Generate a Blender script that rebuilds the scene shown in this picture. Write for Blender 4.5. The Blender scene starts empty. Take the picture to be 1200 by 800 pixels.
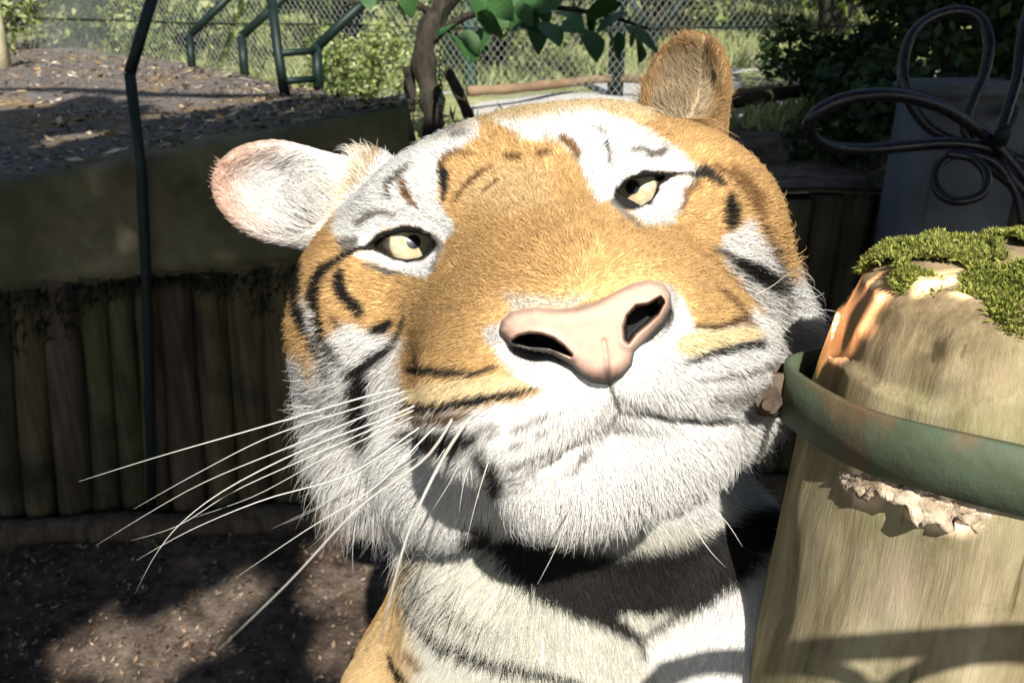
import bpy, bmesh, math
import numpy as np
from mathutils import Vector, Matrix, Quaternion
R = math.radians
rng = np.random.RandomState(7)
scene = bpy.context.scene
col = scene.collection

# ------------------------------------------------------------------ camera, sky, sun
CAMH, PITCH, F = 1.35, R(22), 1000.0
CAM = np.array([0, 0, CAMH])
AX = np.array([[1, 0, 0], [0, -math.sin(PITCH), -math.cos(PITCH)], [0, math.cos(PITCH), -math.sin(PITCH)]])  # right, down, forward
cd = bpy.data.cameras.new('camera'); cd.sensor_width = 36; cd.lens = 30
cd.dof.use_dof = True; cd.dof.focus_distance = .50; cd.dof.aperture_fstop = 18
cd.clip_start = 0.02; cd.clip_end = 500
cam = bpy.data.objects.new('camera', cd); col.objects.link(cam)
cam.location = CAM; cam.rotation_euler = (R(90) - PITCH, 0, 0)
scene.camera = cam
SUN = np.array([.12, -.70, .70]); SUN = SUN / np.linalg.norm(SUN)
w = bpy.data.worlds.new('World'); scene.world = w; w.use_nodes = True
nt = w.node_tree
sky = nt.nodes.new('ShaderNodeTexSky'); sky.sky_type = 'NISHITA'; sky.sun_disc = False
sky.sun_elevation = math.asin(SUN[2]); sky.sun_rotation = math.atan2(SUN[0], SUN[1])
nt.links.new(sky.outputs[0], nt.nodes['Background'].inputs[0]); nt.nodes['Background'].inputs[1].default_value = .07
sd = bpy.data.lights.new('sun', 'SUN'); sd.energy = 4.8; sd.angle = R(.55); sd.color = (1, .955, .88)
so = bpy.data.objects.new('sun', sd); col.objects.link(so); so.location = (3, -3, 8)
so.rotation_euler = Vector(SUN).to_track_quat('Z', 'Y').to_euler()
vs = scene.view_settings
vs.view_transform = 'Standard'; vs.look = 'None'; vs.gamma = 1; vs.exposure = 1.05; vs.use_curve_mapping = False
scene.cycles.max_bounces = 6; scene.cycles.diffuse_bounces = 3; scene.cycles.transparent_max_bounces = 8

# ------------------------------------------------------------------ helpers
def ray(u, v):
    return AX[0] * (u - 600) / F + AX[1] * (v - 400) / F + AX[2]
def P(u, v, d):
    return CAM + d * ray(u, v)
def onz(u, v, z=0.):
    r = ray(u, v); return CAM + r * (z - CAMH) / r[2]
def proj(p):
    q = (p - CAM) @ AX.T
    return 600 + F * q[:, 0] / q[:, 2], 400 + F * q[:, 1] / q[:, 2], q[:, 2]
def nrm(a):
    return a / (np.linalg.norm(a, axis=-1, keepdims=True) + 1e-12)

def tag(o, label=None, cat=None, group=None, kind=None):
    if label: o['label'] = label
    if cat: o['category'] = cat
    if group: o['group'] = group
    if kind: o['kind'] = kind
    return o
def link(name, data, mat=None, parent=None):
    o = bpy.data.objects.new(name, data); col.objects.link(o)
    if mat is not None and not data.materials: data.materials.append(mat)
    if parent is not None:
        o.parent = parent
        o.matrix_parent_inverse = parent.matrix_basis.inverted()
    return o
def empty(name, loc, **kw):
    o = bpy.data.objects.new(name, None); col.objects.link(o); o.location = loc
    o.empty_display_size = .1
    return tag(o, **kw)
def mesh(name, verts, faces, mat=None, parent=None, smooth=True, colors=None):
    me = bpy.data.meshes.new(name)
    verts = np.asarray(verts, dtype=np.float64)
    if isinstance(faces, np.ndarray):
        k = faces.shape[1]; n = len(faces)
        me.vertices.add(len(verts)); me.vertices.foreach_set('co', verts.astype(np.float32).ravel())
        me.loops.add(n * k); me.loops.foreach_set('vertex_index', faces.astype(np.int32).ravel())
        me.polygons.add(n); me.polygons.foreach_set('loop_start', np.arange(0, n * k, k, dtype=np.int32))
        me.update(calc_edges=True); me.validate()
    else:
        me.from_pydata(verts.tolist(), [], faces)
    if smooth: me.polygons.foreach_set('use_smooth', [True] * len(me.polygons))
    if colors is not None:
        a = me.color_attributes.new('col', 'FLOAT_COLOR', 'POINT')
        c = np.ones((len(verts), 4), np.float32); c[:, :3] = colors; a.data.foreach_set('color', c.ravel())
    return link(name, me, mat, parent)

# ---- materials
def material(name):
    m = bpy.data.materials.new(name); m.use_nodes = True
    return m, m.node_tree, m.node_tree.nodes['Principled BSDF']
def N(t, kind, **kw):
    n = t.nodes.new(kind)
    for k, v in kw.items():
        if k in ('operation', 'blend_type', 'data_type', 'attribute_name', 'attribute_type', 'noise_dimensions', 'feature', 'wave_type', 'bands_direction', 'interpolation'): setattr(n, k, v)
        else: n.inputs[k.replace('_', ' ')].default_value = v
    return n
def ramp(t, stops):
    n = t.nodes.new('ShaderNodeValToRGB'); e = n.color_ramp.elements
    while len(e) < len(stops): e.new(.5)
    for i, (p, c) in enumerate(stops):
        e[i].position = p; e[i].color = (*c, 1) if len(c) == 3 else c
    return n
def noisy(name, stops, scale=6., detail=6, rough=.9, bump=.3, bscale=None, stretch=(1, 1, 1), coord='Object', bdist=.02, stops2=None, scale2=1.5, fac2=None):
    """procedural material: noise through a colour ramp, a second larger noise mixed in, noise bump"""
    m, t, b = material(name)
    tc = t.nodes.new('ShaderNodeTexCoord'); mp = t.nodes.new('ShaderNodeMapping'); mp.inputs['Scale'].default_value = stretch
    t.links.new(tc.outputs[coord], mp.inputs[0])
    n = N(t, 'ShaderNodeTexNoise', Scale=scale, Detail=detail, Roughness=.65); t.links.new(mp.outputs[0], n.inputs['Vector'])
    r = ramp(t, stops); t.links.new(n.outputs['Fac'], r.inputs[0])
    out = r.outputs[0]
    if stops2:
        n2 = N(t, 'ShaderNodeTexNoise', Scale=scale2, Detail=5); t.links.new(tc.outputs[coord], n2.inputs['Vector'])
        f2 = ramp(t, [(fac2[0], (0, 0, 0)), (fac2[1], (1, 1, 1))]); t.links.new(n2.outputs['Fac'], f2.inputs[0])
        r2 = ramp(t, stops2); t.links.new(n.outputs['Fac'], r2.inputs[0])
        mx = t.nodes.new('ShaderNodeMix'); mx.data_type = 'RGBA'
        t.links.new(f2.outputs[0], mx.inputs[0]); t.links.new(out, mx.inputs[6]); t.links.new(r2.outputs[0], mx.inputs[7]); out = mx.outputs[2]
    t.links.new(out, b.inputs['Base Color']); b.inputs['Roughness'].default_value = rough
    b.inputs['Specular IOR Level'].default_value = .25
    if bump:
        nb = N(t, 'ShaderNodeTexNoise', Scale=bscale or scale * 4, Detail=8, Roughness=.7); t.links.new(mp.outputs[0], nb.inputs['Vector'])
        bp = t.nodes.new('ShaderNodeBump'); bp.inputs['Strength'].default_value = bump; bp.inputs['Distance'].default_value = bdist
        t.links.new(nb.outputs['Fac'], bp.inputs['Height']); t.links.new(bp.outputs[0], b.inputs['Normal'])
    return m
def attr_mat(name, rough=.6, spec=.2, sheen=0., translucent=0.):
    m, t, b = material(name)
    a = N(t, 'ShaderNodeAttribute', attribute_name='col'); t.links.new(a.outputs['Color'], b.inputs['Base Color'])
    b.inputs['Roughness'].default_value = rough; b.inputs['Specular IOR Level'].default_value = spec
    if translucent:
        tr = t.nodes.new('ShaderNodeBsdfTranslucent'); t.links.new(a.outputs['Color'], tr.inputs[0])
        mx = t.nodes.new('ShaderNodeMixShader'); mx.inputs[0].default_value = translucent
        t.links.new(b.outputs[0], mx.inputs[1]); t.links.new(tr.outputs[0], mx.inputs[2])
        t.links.new(mx.outputs[0], t.nodes['Material Output'].inputs[0])
    return m

# ---- noise in numpy
def vnoise(p, s, seed=0):
    p = p * s + seed * 17.31
    i = np.floor(p).astype(np.int64); f = p - i; f = f * f * (3 - 2 * f)
    def h(x, y, z):
        n = (x * 374761393 + y * 668265263 + z * 2147483647 + seed * 974711) & 0x7fffffff
        n = ((n ^ (n >> 13)) * 1274126177) & 0x7fffffff
        return ((n ^ (n >> 16)) & 0xffff) / 65535.
    r = 0
    for dx in (0, 1):
        for dy in (0, 1):
            for dz in (0, 1):
                wgt = (f[:, 0] if dx else 1 - f[:, 0]) * (f[:, 1] if dy else 1 - f[:, 1]) * (f[:, 2] if dz else 1 - f[:, 2])
                r = r + wgt * h(i[:, 0] + dx, i[:, 1] + dy, i[:, 2] + dz)
    return r * 2 - 1
def fbm(p, s, o=3, seed=0):
    return sum(vnoise(p, s * 2 ** k, seed + k) * .5 ** k for k in range(o))

# ---- generic solids
def tube(pts, radii, n=8, cap=True):
    pts = np.asarray(pts, float); m = len(pts); radii = np.broadcast_to(np.asarray(radii, float), (m,))
    tan = nrm(np.gradient(pts, axis=0)); up = np.array([0, 0, 1.]) if abs(tan[0][2]) < .9 else np.array([1., 0, 0])
    V = []; a = np.arange(n) * 2 * math.pi / n
    x = nrm(np.cross(up, tan[0]))
    for i in range(m):
        x = nrm(x - tan[i] * (x @ tan[i])); y = np.cross(tan[i], x)
        V.append(pts[i] + radii[i] * (np.cos(a)[:, None] * x + np.sin(a)[:, None] * y))
    V = np.concatenate(V); Fc = []
    for i in range(m - 1):
        for j in range(n):
            k = (j + 1) % n; Fc.append((i * n + j, i * n + k, (i + 1) * n + k, (i + 1) * n + j))
    if cap: Fc.append(tuple(range(n))[::-1]); Fc.append(tuple(range((m - 1) * n, m * n)))
    return V, Fc
def spline(pts, n):
    pts = np.asarray(pts, float); k = len(pts)
    t = np.linspace(0, k - 1, n); i = np.clip(t.astype(int), 0, k - 2); f = (t - i)[:, None]
    g = lambda j: pts[np.clip(j, 0, k - 1)]
    p0, p1, p2, p3 = g(i - 1), g(i), g(i + 1), g(i + 2)
    return .5 * (2 * p1 + (p2 - p0) * f + (2 * p0 - 5 * p1 + 4 * p2 - p3) * f ** 2 + (3 * p1 - p0 - 3 * p2 + p3) * f ** 3)
def box(c, s, axes=None, bev=.004):
    """bevelled box as verts, faces"""
    bm = bmesh.new(); bmesh.ops.create_cube(bm, size=1)
    for v in bm.verts: v.co = Vector((v.co.x * s[0], v.co.y * s[1], v.co.z * s[2]))
    if bev: bmesh.ops.bevel(bm, geom=bm.edges[:], offset=bev, segments=2, affect='EDGES')
    bm.verts.index_update()
    V = np.array([v.co[:] for v in bm.verts]); Fc = [tuple(v.index for v in f.verts) for f in bm.faces]; bm.free()
    if axes is not None: V = V @ np.asarray(axes)
    return V + np.asarray(c), Fc
def join(parts):
    V = []; Fc = []; o = 0
    for v, f in parts:
        V.append(np.asarray(v)); Fc += [tuple(i + o for i in q) for q in f]; o += len(v)
    return np.concatenate(V), Fc

# ================================================================== SETTING
G0, G1 = onz(0, 622), onz(350, 600)
WD = nrm(G1 - G0); WN = np.array([-WD[1], WD[0], 0])           # along the wall, into the wall
def onwall(u, v, off=0.):
    r = ray(u, v); return CAM + r * (((G0 - CAM) @ WN + off) / (r @ WN))
def wallpt(s, z, off=0.): return G0 + WD * s + WN * off + np.array([0, 0, z])
def wall_s(p): return (p - G0) @ WD

M_SOIL = noisy('bare_soil', [(.30, (.022, .014, .009)), (.48, (.060, .040, .028)), (.62, (.10, .072, .052)), (.75, (.20, .16, .125))], scale=26, detail=12, bump=1.0, bscale=110, bdist=.014,
               stops2=[(.3, (.05, .038, .028)), (.5, (.16, .12, .09)), (.7, (.26, .21, .165))], scale2=2.2, fac2=(.45, .62))
M_UPSOIL = noisy('upper_soil', [(.3, (.12, .13, .055)), (.5, (.22, .23, .10)), (.7, (.34, .33, .19))], scale=5, detail=8, bump=.6, bscale=40)
M_PLAT = noisy('weathered_slab_top', [(.28, (.035, .032, .030)), (.45, (.105, .092, .085)), (.6, (.17, .145, .13)), (.78, (.34, .29, .22))], scale=24, detail=12, bump=.9, bscale=120, bdist=.01,
               stops2=[(.3, (.07, .05, .025)), (.55, (.22, .15, .08)), (.75, (.42, .33, .2))], scale2=3.5, fac2=(.5, .68))
M_CONC = noisy('mossy_concrete', [(.3, (.055, .048, .026)), (.5, (.13, .112, .066)), (.7, (.21, .185, .115))], scale=5, detail=9, bump=.45, bscale=55, bdist=.006,
               stops2=[(.3, (.022, .026, .012)), (.7, (.07, .075, .03))], scale2=2.6, fac2=(.45, .66))
M_PATH = noisy('gravel_path', [(.3, (.26, .25, .235)), (.5, (.40, .385, .36)), (.7, (.54, .52, .49))], scale=40, detail=6, bump=.6, bscale=160, bdist=.01)

def sheet(name, x0, x1, y0, y1, nx, ny, zf, mat):
    X_, Y_ = np.meshgrid(np.linspace(x0, x1, nx), np.linspace(y0, y1, ny)); p = np.c_[X_.ravel(), Y_.ravel(), np.zeros(nx * ny)]
    p[:, 2] = zf(p); i = np.arange(nx * ny).reshape(ny, nx)
    q = np.stack([i[:-1, :-1], i[:-1, 1:], i[1:, 1:], i[1:, :-1]], -1).reshape(-1, 4)
    return tag(mesh(name, p, q, mat), kind='structure')
sheet('ground', -9, 9, -9, 2.6, 361, 233, lambda p: fbm(p, 3, 3, 1) * .012 + fbm(p, 22, 3, 5) * .006 - .012, M_SOIL)
s_end = wall_s(onwall(478, 131))                                   # where the concrete beam ends
def upz(p):
    rise = np.clip((p[:, 1] - 5.5) / 40, 0, 1) * 3.0
    return .865 + fbm(p, 1.5, 3, 2) * .03 + rise
sheet('upper_ground', -60, 60, 2.22, 120, 301, 260, upz, M_UPSOIL)
sheet('bank_soil', -.2, 9, 2.225, 3.5, 120, 24, lambda p: upz(p) + .012 + .02 * fbm(p, 9, 3, 6) * np.clip((p[:, 1] - 2.24) * 8, 0, 1), M_SOIL)
# gravel path beyond the fence
pp = [onz(530, 122, .9), onz(700, 100, .9), onz(860, 92, .9), onz(960, 90, .9), onz(1150, 92, .9)]
cl = spline([(-.9, 4.2), (.2, 4.05), (1.0, 4.9), (2.2, 5.3), (4.5, 5.6)], 60); nn_ = nrm(np.gradient(cl, axis=0)); nn_ = np.c_[-nn_[:, 1], nn_[:, 0]]
PV = []; PF = []
for i in range(60):
    for j, o in enumerate(np.linspace(-.75, .75, 7)):
        x, y = cl[i] + nn_[i] * o * (1 if i > 0 else 1); PV.append((x, y, .92))
PV = np.array(PV); PV[:, 2] = upz(PV) + .012
for i in range(59):
    for j in range(6): a_ = i * 7 + j; PF.append((a_, a_ + 7, a_ + 8, a_ + 1))
tag(mesh('gravel_path', PV, [f[::-1] for f in PF], M_PATH), kind='structure')

# ---- retaining wall: concrete beam over a palisade of logs, slab behind
wall = empty('retaining_wall', wallpt(.6, 0), label='mossy concrete beam wall standing on a row of upright timber logs', cat='wall')
s0 = -2.6
def beam_top(s):
    a = wall_s(onwall(0, 223)); b = s_end
    return .929 + (1.092 - .929) * (s - a) / (b - a)
def beam_bot(s): return .681 + .055 * (s - wall_s(onwall(0, 342)))
n_s = 160; ss_ = np.linspace(s0, s_end, n_s); prof = 26
BVv = []; BF = []
for i, s in enumerate(ss_):
    zt, zb = beam_top(s), beam_bot(s); ring = []
    for k in range(8): ring.append((0, zb + (zt - zb) * (k / 7)))
    ring += [(.012, zt + .012), (.05, zt + .016)] + [(.30, zt + .016), (.30, zb)]
    for k, (o, z) in enumerate(ring):
        p = wallpt(s, z, o); w_ = .006 * vnoise(np.array([p]) , 6, 3)[0] + .003 * vnoise(np.array([p]), 25, 5)[0]
        BVv.append(p + WN * (w_ if k < 9 else 0) + np.array([0, 0, w_ * .6 if k in (0, 7, 8) else 0]))
nr_ = 12
for i in range(n_s - 1):
    for k in range(nr_):
        k2 = (k + 1) % nr_; BF.append((i * nr_ + k, i * nr_ + k2, (i + 1) * nr_ + k2, (i + 1) * nr_ + k))
BF.append(tuple(range(nr_))); BF.append(tuple(range((n_s - 1) * nr_, n_s * nr_))[::-1])
mesh('concrete_beam', BVv, [f[::-1] for f in BF], M_CONC, wall)
def log_mat(i):
    c = [((.030, .024, .012), (.085, .066, .034), (.14, .11, .06)), ((.022, .026, .011), (.062, .066, .028), (.11, .105, .05)), ((.026, .020, .014), (.068, .048, .032), (.12, .09, .06)), ((.02, .018, .012), (.05, .043, .028), (.085, .072, .046))][i]
    return noisy('palisade_timber_%d' % i, [(.3, c[0]), (.5, c[1]), (.72, c[2])], scale=7, detail=8, bump=.6, bscale=26, stretch=(5, 5, .45), bdist=.008,
                 stops2=[(.3, (.012, .012, .008)), (.7, (.04, .038, .02))], scale2=4, fac2=(.52, .7))
M_LOG = [log_mat(i) for i in range(4)]
s = s0; k = 0
while s < 5.2:
    wd_ = .068 + .034 * rng.rand(); sc_ = s + wd_ / 2
    top = beam_bot(sc_) + .02 if sc_ < s_end else .885 + .03 * rng.randn() * .6
    zs = np.linspace(-.03, top, 9); r0 = wd_ / 2 * 1.03; off = .035 + rng.randn() * .006; ph = rng.rand(3) * 6
    lean = float(np.clip(.15 - .125 * sc_, 0, .2)) if sc_ < s_end else 0.
    pts = np.array([wallpt(sc_ + lean * z + .003 * math.sin(z * 5 + ph[0]), z, off + .004 * math.sin(z * 7 + ph[1])) for z in zs])
    if sc_ < s_end: pts[:, 2] = np.minimum(pts[:, 2], top)
    vv_, ff_ = tube(pts, r0 * (1 + .05 * np.sin(zs * 6 + ph[2])), 12)
    mesh('log', vv_, ff_, M_LOG[int(rng.choice(4, p=[.34, .28, .22, .16]))] if sc_ < s_end + .5 else M_LOG[3], wall); s += wd_; k += 1  # logs past the beam get the darkest timber: deep shade put into the colour
# dark fill behind the logs and a rough timber sole in front of their feet
vv_, ff_ = box(wallpt((s0 + 5.2) / 2, .40, .17), (5.2 - s0, .16, .84), np.array([WD, WN, [0, 0, 1]]), .01)
mesh('earth_backing', vv_, ff_, M_SOIL, wall)
pts = np.array([wallpt(x, .012 + .012 * math.sin(x * 3) + .02 * vnoise(np.array([[x, 0, 0]]), 3, 2)[0], -.045) for x in np.linspace(s0, 5.0, 80)])
vv_, ff_ = tube(pts, .040 + .008 * np.sin(np.arange(80) * 1.7), 12); mesh('sole_timber', vv_, ff_, M_LOG[2], wall)

# moss and roots hanging in the seam under the beam
def blades(cent, nrmls, L, Wd, seed, droop=.3, spread=.5, colr=(.05, .08, .02), var=.3):
    r = np.random.RandomState(seed); n = len(cent)
    d = nrm(nrmls + r.randn(n, 3) * spread); side = nrm(np.cross(d, r.randn(n, 3))); l = L * (.5 + r.rand(n, 1)); wdt = Wd * (.6 + .8 * r.rand(n, 1))
    mid_ = cent + d * l * .55; tip = cent + d * l + np.array([0, 0, -1]) * l * droop
    V_ = np.stack([cent - side * wdt * .5, cent + side * wdt * .5, mid_ + side * wdt * .45, tip, mid_ - side * wdt * .45], 1).reshape(-1, 3)
    i = np.arange(n)[:, None] * 5; Fq = np.concatenate([i + [0, 1, 2], i + [0, 2, 4], i + [4, 2, 3]], 0)
    c = np.repeat(np.array(colr) * (1 + var * r.randn(n, 1)), 5, 0)
    return V_, Fq, np.clip(c, .003, 1)
M_LEAFY = attr_mat('leaf_blades', .55, .3, translucent=.35)
sx = s0 + rng.rand(2600) * (s_end - s0); zz = np.array([beam_bot(x) for x in sx]) - rng.rand(2600) ** 2 * .10 * (1 + np.sin(sx * 9)) * .8
c_ = G0 + WD * sx[:, None] + np.c_[np.zeros((2600, 2)), zz] - WN * .006
v_, f_, cl_ = blades(c_, -WN * np.ones((2600, 3)), .028, .007, 3, .6, .7, (.020, .022, .010))
tag(mesh('hanging_moss', v_, f_, M_LEAFY, wall, False, cl_), kind='stuff')

# ---- slab top behind the beam
edge = [onz(480, 131, 1.09), onz(372, 102, 1.03), onz(287, 86, 1.), onz(225, 75, 1.), onz(120, 60, 1.), onz(60, 52, 1.)]
ex_ = np.array([wall_s(e) for e in edge]); eo = np.array([(e - G0) @ WN for e in edge])
PVs = []; ni, nj = 120, 70
for i in range(ni):
    s = s0 - 3 + (s_end - .0 - s0 + 3) * i / (ni - 1)
    omax = np.interp(s, ex_[::-1], eo[::-1], left=7.0)
    for j in range(nj):
        o = .045 + (max(omax, .09) - .045) * j / (nj - 1); zf = beam_top(max(s, s0)) + .016
        k_ = min(1, (o - .045) / 1.6); z = zf * (1 - k_) + 1.0 * k_
        p = wallpt(s, z, o); PVs.append(p)
PVs = np.array(PVs); PVs[:, 2] += .006 * fbm(PVs, 9, 3, 8) + .012 * fbm(PVs, 2, 2, 4) * np.clip((PVs @ WN - G0 @ WN) / .4, 0, 1)
ii = np.arange(ni * nj).reshape(ni, nj); PFq = np.stack([ii[:-1, :-1], ii[1:, :-1], ii[1:, 1:], ii[:-1, 1:]], -1).reshape(-1, 4)
slab = tag(mesh('slab_terrace', PVs, PFq, M_PLAT), kind='structure')
sm = slab.modifiers.new('thickness', 'SOLIDIFY'); sm.thickness = .09; sm.offset = -1

# leaf litter: on the slab and on the soil
def litter(name, cent, size, cols, seed, mat):
    r = np.random.RandomState(seed); n = len(cent); a = r.rand(n) * 6.28
    d1 = np.c_[np.cos(a), np.sin(a), r.randn(n) * .35]; d2 = np.c_[-np.sin(a), np.cos(a), r.randn(n) * .35]; sz = size * (.4 + r.rand(n, 1) ** 2 * 1.4)
    cent = cent + np.array([0, 0, .004])
    V_ = np.stack([cent - d1 * sz, cent - d2 * sz * .45, cent + d1 * sz, cent + d2 * sz * .45], 1).reshape(-1, 3); V_[:, 2] = np.maximum(V_[:, 2], np.repeat(cent[:, 2], 4) - .003)
    Fq = np.arange(n * 4).reshape(-1, 4); c = np.repeat(np.array(cols)[r.randint(len(cols), size=n)] * (1 + .25 * r.randn(n, 1)), 4, 0)
    return tag(mesh(name, V_, Fq, mat, None, False, np.clip(c, .004, .8)), kind='stuff')
k = rng.randint(len(PFq), size=7000); pc = PVs[PFq[k]].mean(1) + rng.randn(7000, 3) * [.02, .02, 0]
near_ = ((pc - G0) @ WN < 1.2) | (rng.rand(7000) < .6); pc = pc[near_]
lt = litter('leaf_litter', pc, .016, [(.20, .13, .06), (.30, .22, .13), (.10, .07, .04), (.15, .15, .06), (.42, .36, .26), (.06, .05, .035)], 4, attr_mat('dry_leaves', .8, .1))
tag(lt, 'brown and grey leaf litter strewn over the slab terrace', 'leaf litter')
k = rng.randint(len(PFq), size=26000); pc = PVs[PFq[k]].mean(1) + rng.randn(26000, 3) * [.03, .03, 0]
tag(litter('slab_grit', pc, .0065, [(.20, .15, .09), (.30, .26, .2), (.07, .06, .05), (.10, .10, .06), (.05, .045, .04)], 6, attr_mat('grit', .9, .05)), 'fine grit and crumbs covering the slab terrace', 'grit')
n_ = 60000; pg = np.c_[rng.rand(n_) * 5 - 3, rng.rand(n_) * 2.6 - .55, np.zeros(n_)]; pg[:, 2] = fbm(pg, 3, 3, 1) * .012 + fbm(pg, 22, 3, 5) * .006 - .012
pg = pg[(pg - G0) @ WN < -.02]
lt = litter('soil_litter', pg, .0062, [(.08, .05, .03), (.16, .11, .07), (.04, .028, .02), (.24, .18, .13), (.10, .075, .05), (.13, .10, .08)], 5, attr_mat('soil_crumbs', .9, .05))
tag(lt, 'crumbs of bark and leaf scattered on the dark soil', 'soil litter')

# ================================================================== VEGETATION
LEAF_V = np.array([(0, -.5, 0), (.22, -.22, .05), (.26, .1, .06), (0, .5, -.05), (-.26, .1, .06), (-.22, -.22, .05), (0, -.1, -.02)])
LEAF_F = [(0, 1, 6), (1, 2, 6), (2, 3, 6), (3, 4, 6), (4, 5, 6), (5, 0, 6)]
def leafcloud(cent, size, cols, seed, outward=None, flat=.5):
    """many small pointed leaves (each a folded diamond) with colour"""
    r = np.random.RandomState(seed); n = len(cent)
    nm = nrm(r.randn(n, 3) * [1, 1, .7] + np.array([0, 0, flat]) + (0 if outward is None else outward)); t = nrm(np.cross(nm, r.randn(n, 3))); b = np.cross(nm, t)
    sz = size * (.6 + .8 * r.rand(n, 1))
    V_ = np.stack([cent - t * sz * .5, cent + b * sz * .3 + nm * sz * .06, cent + t * sz * .55 - nm * sz * .08, cent - b * sz * .3 + nm * sz * .06], 1).reshape(-1, 3)
    i = np.arange(n)[:, None] * 4; Fq = np.concatenate([i + [0, 1, 2], i + [0, 2, 3]], 0)
    c = np.repeat(np.array(cols)[r.randint(len(cols), size=n)] * (1 + .22 * r.randn(n, 1)), 4, 0)
    return V_, Fq, np.clip(c, .004, .6)
M_BARK = noisy('bark', [(.3, (.010, .008, .006)), (.5, (.030, .025, .017)), (.7, (.06, .05, .036))], scale=10, bump=.9, bscale=30, stretch=(3, 3, .7), bdist=.012)
GREENS = [(.16, .22, .05), (.22, .28, .08), (.27, .31, .12), (.12, .17, .04), (.33, .35, .17)]
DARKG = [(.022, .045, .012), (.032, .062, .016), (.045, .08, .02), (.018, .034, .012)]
def shrub_data(seed, n, rad, hgt, size, cols, lumps=9):
    r = np.random.RandomState(seed); C_ = np.c_[r.randn(lumps, 2) * rad * .45, hgt * (.25 + .7 * r.rand(lumps))]; Rr = rad * (.28 + .3 * r.rand(lumps))
    k = r.randint(lumps, size=n); d = nrm(r.randn(n, 3)); p = C_[k] + d * (Rr[k] * (.55 + .5 * r.rand(n)))[:, None]; p[:, 2] = np.abs(p[:, 2])
    v, f, c = leafcloud(p, size, cols, seed + 1, d * .8)
    me = bpy.data.meshes.new('crown'); o = mesh('crown', v, f, M_LEAFY, None, False, c); me = o.data; bpy.data.objects.remove(o)
    st = []
    for q in C_:
        st.append(tube(spline([(0, 0, 0), (q[0] * .35, q[1] * .35, q[2] * .4), tuple(q)], 6), np.linspace(.022, .006, 6) * max(hgt, .6), 6))
    V_, F_ = join(st); o = mesh('stem', V_, F_, M_BARK); sm_ = o.data; bpy.data.objects.remove(o)
    return me, sm_
PROTO = [shrub_data(21, 4200, .9, 1.7, .085, GREENS), shrub_data(33, 4200, 1.0, 1.3, .075, GREENS[1:], 12), shrub_data(45, 4600, .9, 2.2, .10, GREENS[:4], 11)]
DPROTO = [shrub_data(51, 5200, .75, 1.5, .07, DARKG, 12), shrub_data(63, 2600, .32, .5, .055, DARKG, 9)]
def shrub(proto, x, y, sc, rz, name, label, group=None, z=None, sz=1.):
    z = float(upz(np.array([[x, y, 0.]]))[0]) - .03 if z is None else z
    o = empty(name, (x, y, z), label=label, cat='shrub', group=group); o.rotation_euler.z = rz; o.scale = (sc, sc, sc * sz)
    for nm, me in (('crown', proto[0]), ('stem', proto[1])):
        c = bpy.data.objects.new(nm, me); col.objects.link(c); c.parent = o
    return o
sh = [(-3.6, 7.6, 1.25, 0, 0), (-2.3, 6.6, .75, 1, 1), (-1.2, 6.6, .9, 2, 2), (-.1, 6.2, 1.0, .5, 1), (1.2, 7.4, 1.1, 1.7, 0), (2.5, 7.2, 1.2, 3, 2), (-5.2, 8.2, 1.4, 2.2, 2), (-6.6, 6.0, 1.2, .9, 0),
      (.6, 9.2, 1.6, 4, 2), (-2.2, 9.6, 1.6, 5, 0), (3.6, 9.4, 1.7, 1, 0), (-4.6, 11, 1.9, 2, 1), (5.2, 8.0, 1.5, 4.4, 1), (-.6, 12.5, 2.0, .3, 0), (7.4, 9.5, 1.9, 2.9, 2), (-8.4, 9.5, 1.9, 3.3, 1), (2.6, 13, 2.2, 5.1, 1), (-7, 13.5, 2.2, 1.1, 2), (-4.0, 6.6, .75, 1.9, 1), (-4.9, 6.5, .9, .2, 0), (-3.3, 6.9, .6, 4.0, 2)]
for i, (x, y, sc, rz, k) in enumerate(sh):
    shrub(PROTO[k], x, y, sc, rz, 'leafy_shrub', 'sunlit yellow green leafy shrub growing beyond the chain link fence', 'sunlit shrubs beyond the fence')
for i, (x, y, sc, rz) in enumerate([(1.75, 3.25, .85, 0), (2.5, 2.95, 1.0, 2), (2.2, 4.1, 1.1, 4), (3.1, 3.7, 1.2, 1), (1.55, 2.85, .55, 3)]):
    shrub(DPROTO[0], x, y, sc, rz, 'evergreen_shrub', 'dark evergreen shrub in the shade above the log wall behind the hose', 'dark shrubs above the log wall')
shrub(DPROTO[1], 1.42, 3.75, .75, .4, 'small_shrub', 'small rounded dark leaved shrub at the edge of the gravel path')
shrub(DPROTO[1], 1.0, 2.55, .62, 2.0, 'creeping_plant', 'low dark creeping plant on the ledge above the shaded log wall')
# yellow-green seedling beside the slab
o = shrub(PROTO[1], -.62, 3.95, .30, 1.2, 'young_shrub', 'bright yellow green young shrub beside the dark ladder frame', None)
# grass verge beyond the slab
n_ = 26000; gx = np.c_[rng.rand(n_) * 9 - 5, 3.2 + rng.rand(n_) ** 1.3 * 7, np.zeros(n_)]
pd = np.min(np.linalg.norm(gx[:, None, :2] - cl[None, ::3], axis=2), 1); gx = gx[(pd > .72)]
gs = wall_s(gx.T.T) if False else (gx - G0) @ WD; go = (gx - G0) @ WN; om = np.interp(gs, ex_[::-1], eo[::-1], left=7.0); gx = gx[(gs > s_end) | (go > om + .05)]
gx[:, 2] = upz(gx)
v_, f_, c_ = blades(gx, np.array([0, 0, 1.]) * np.ones_like(gx), .11, .012, 8, .1, .4, (.27, .30, .12), .3)
tag(mesh('verge_grass', v_, f_, M_LEAFY, None, False, c_), 'pale green grass and weeds on the ground behind the fence', 'grass', None, 'stuff')

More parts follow.
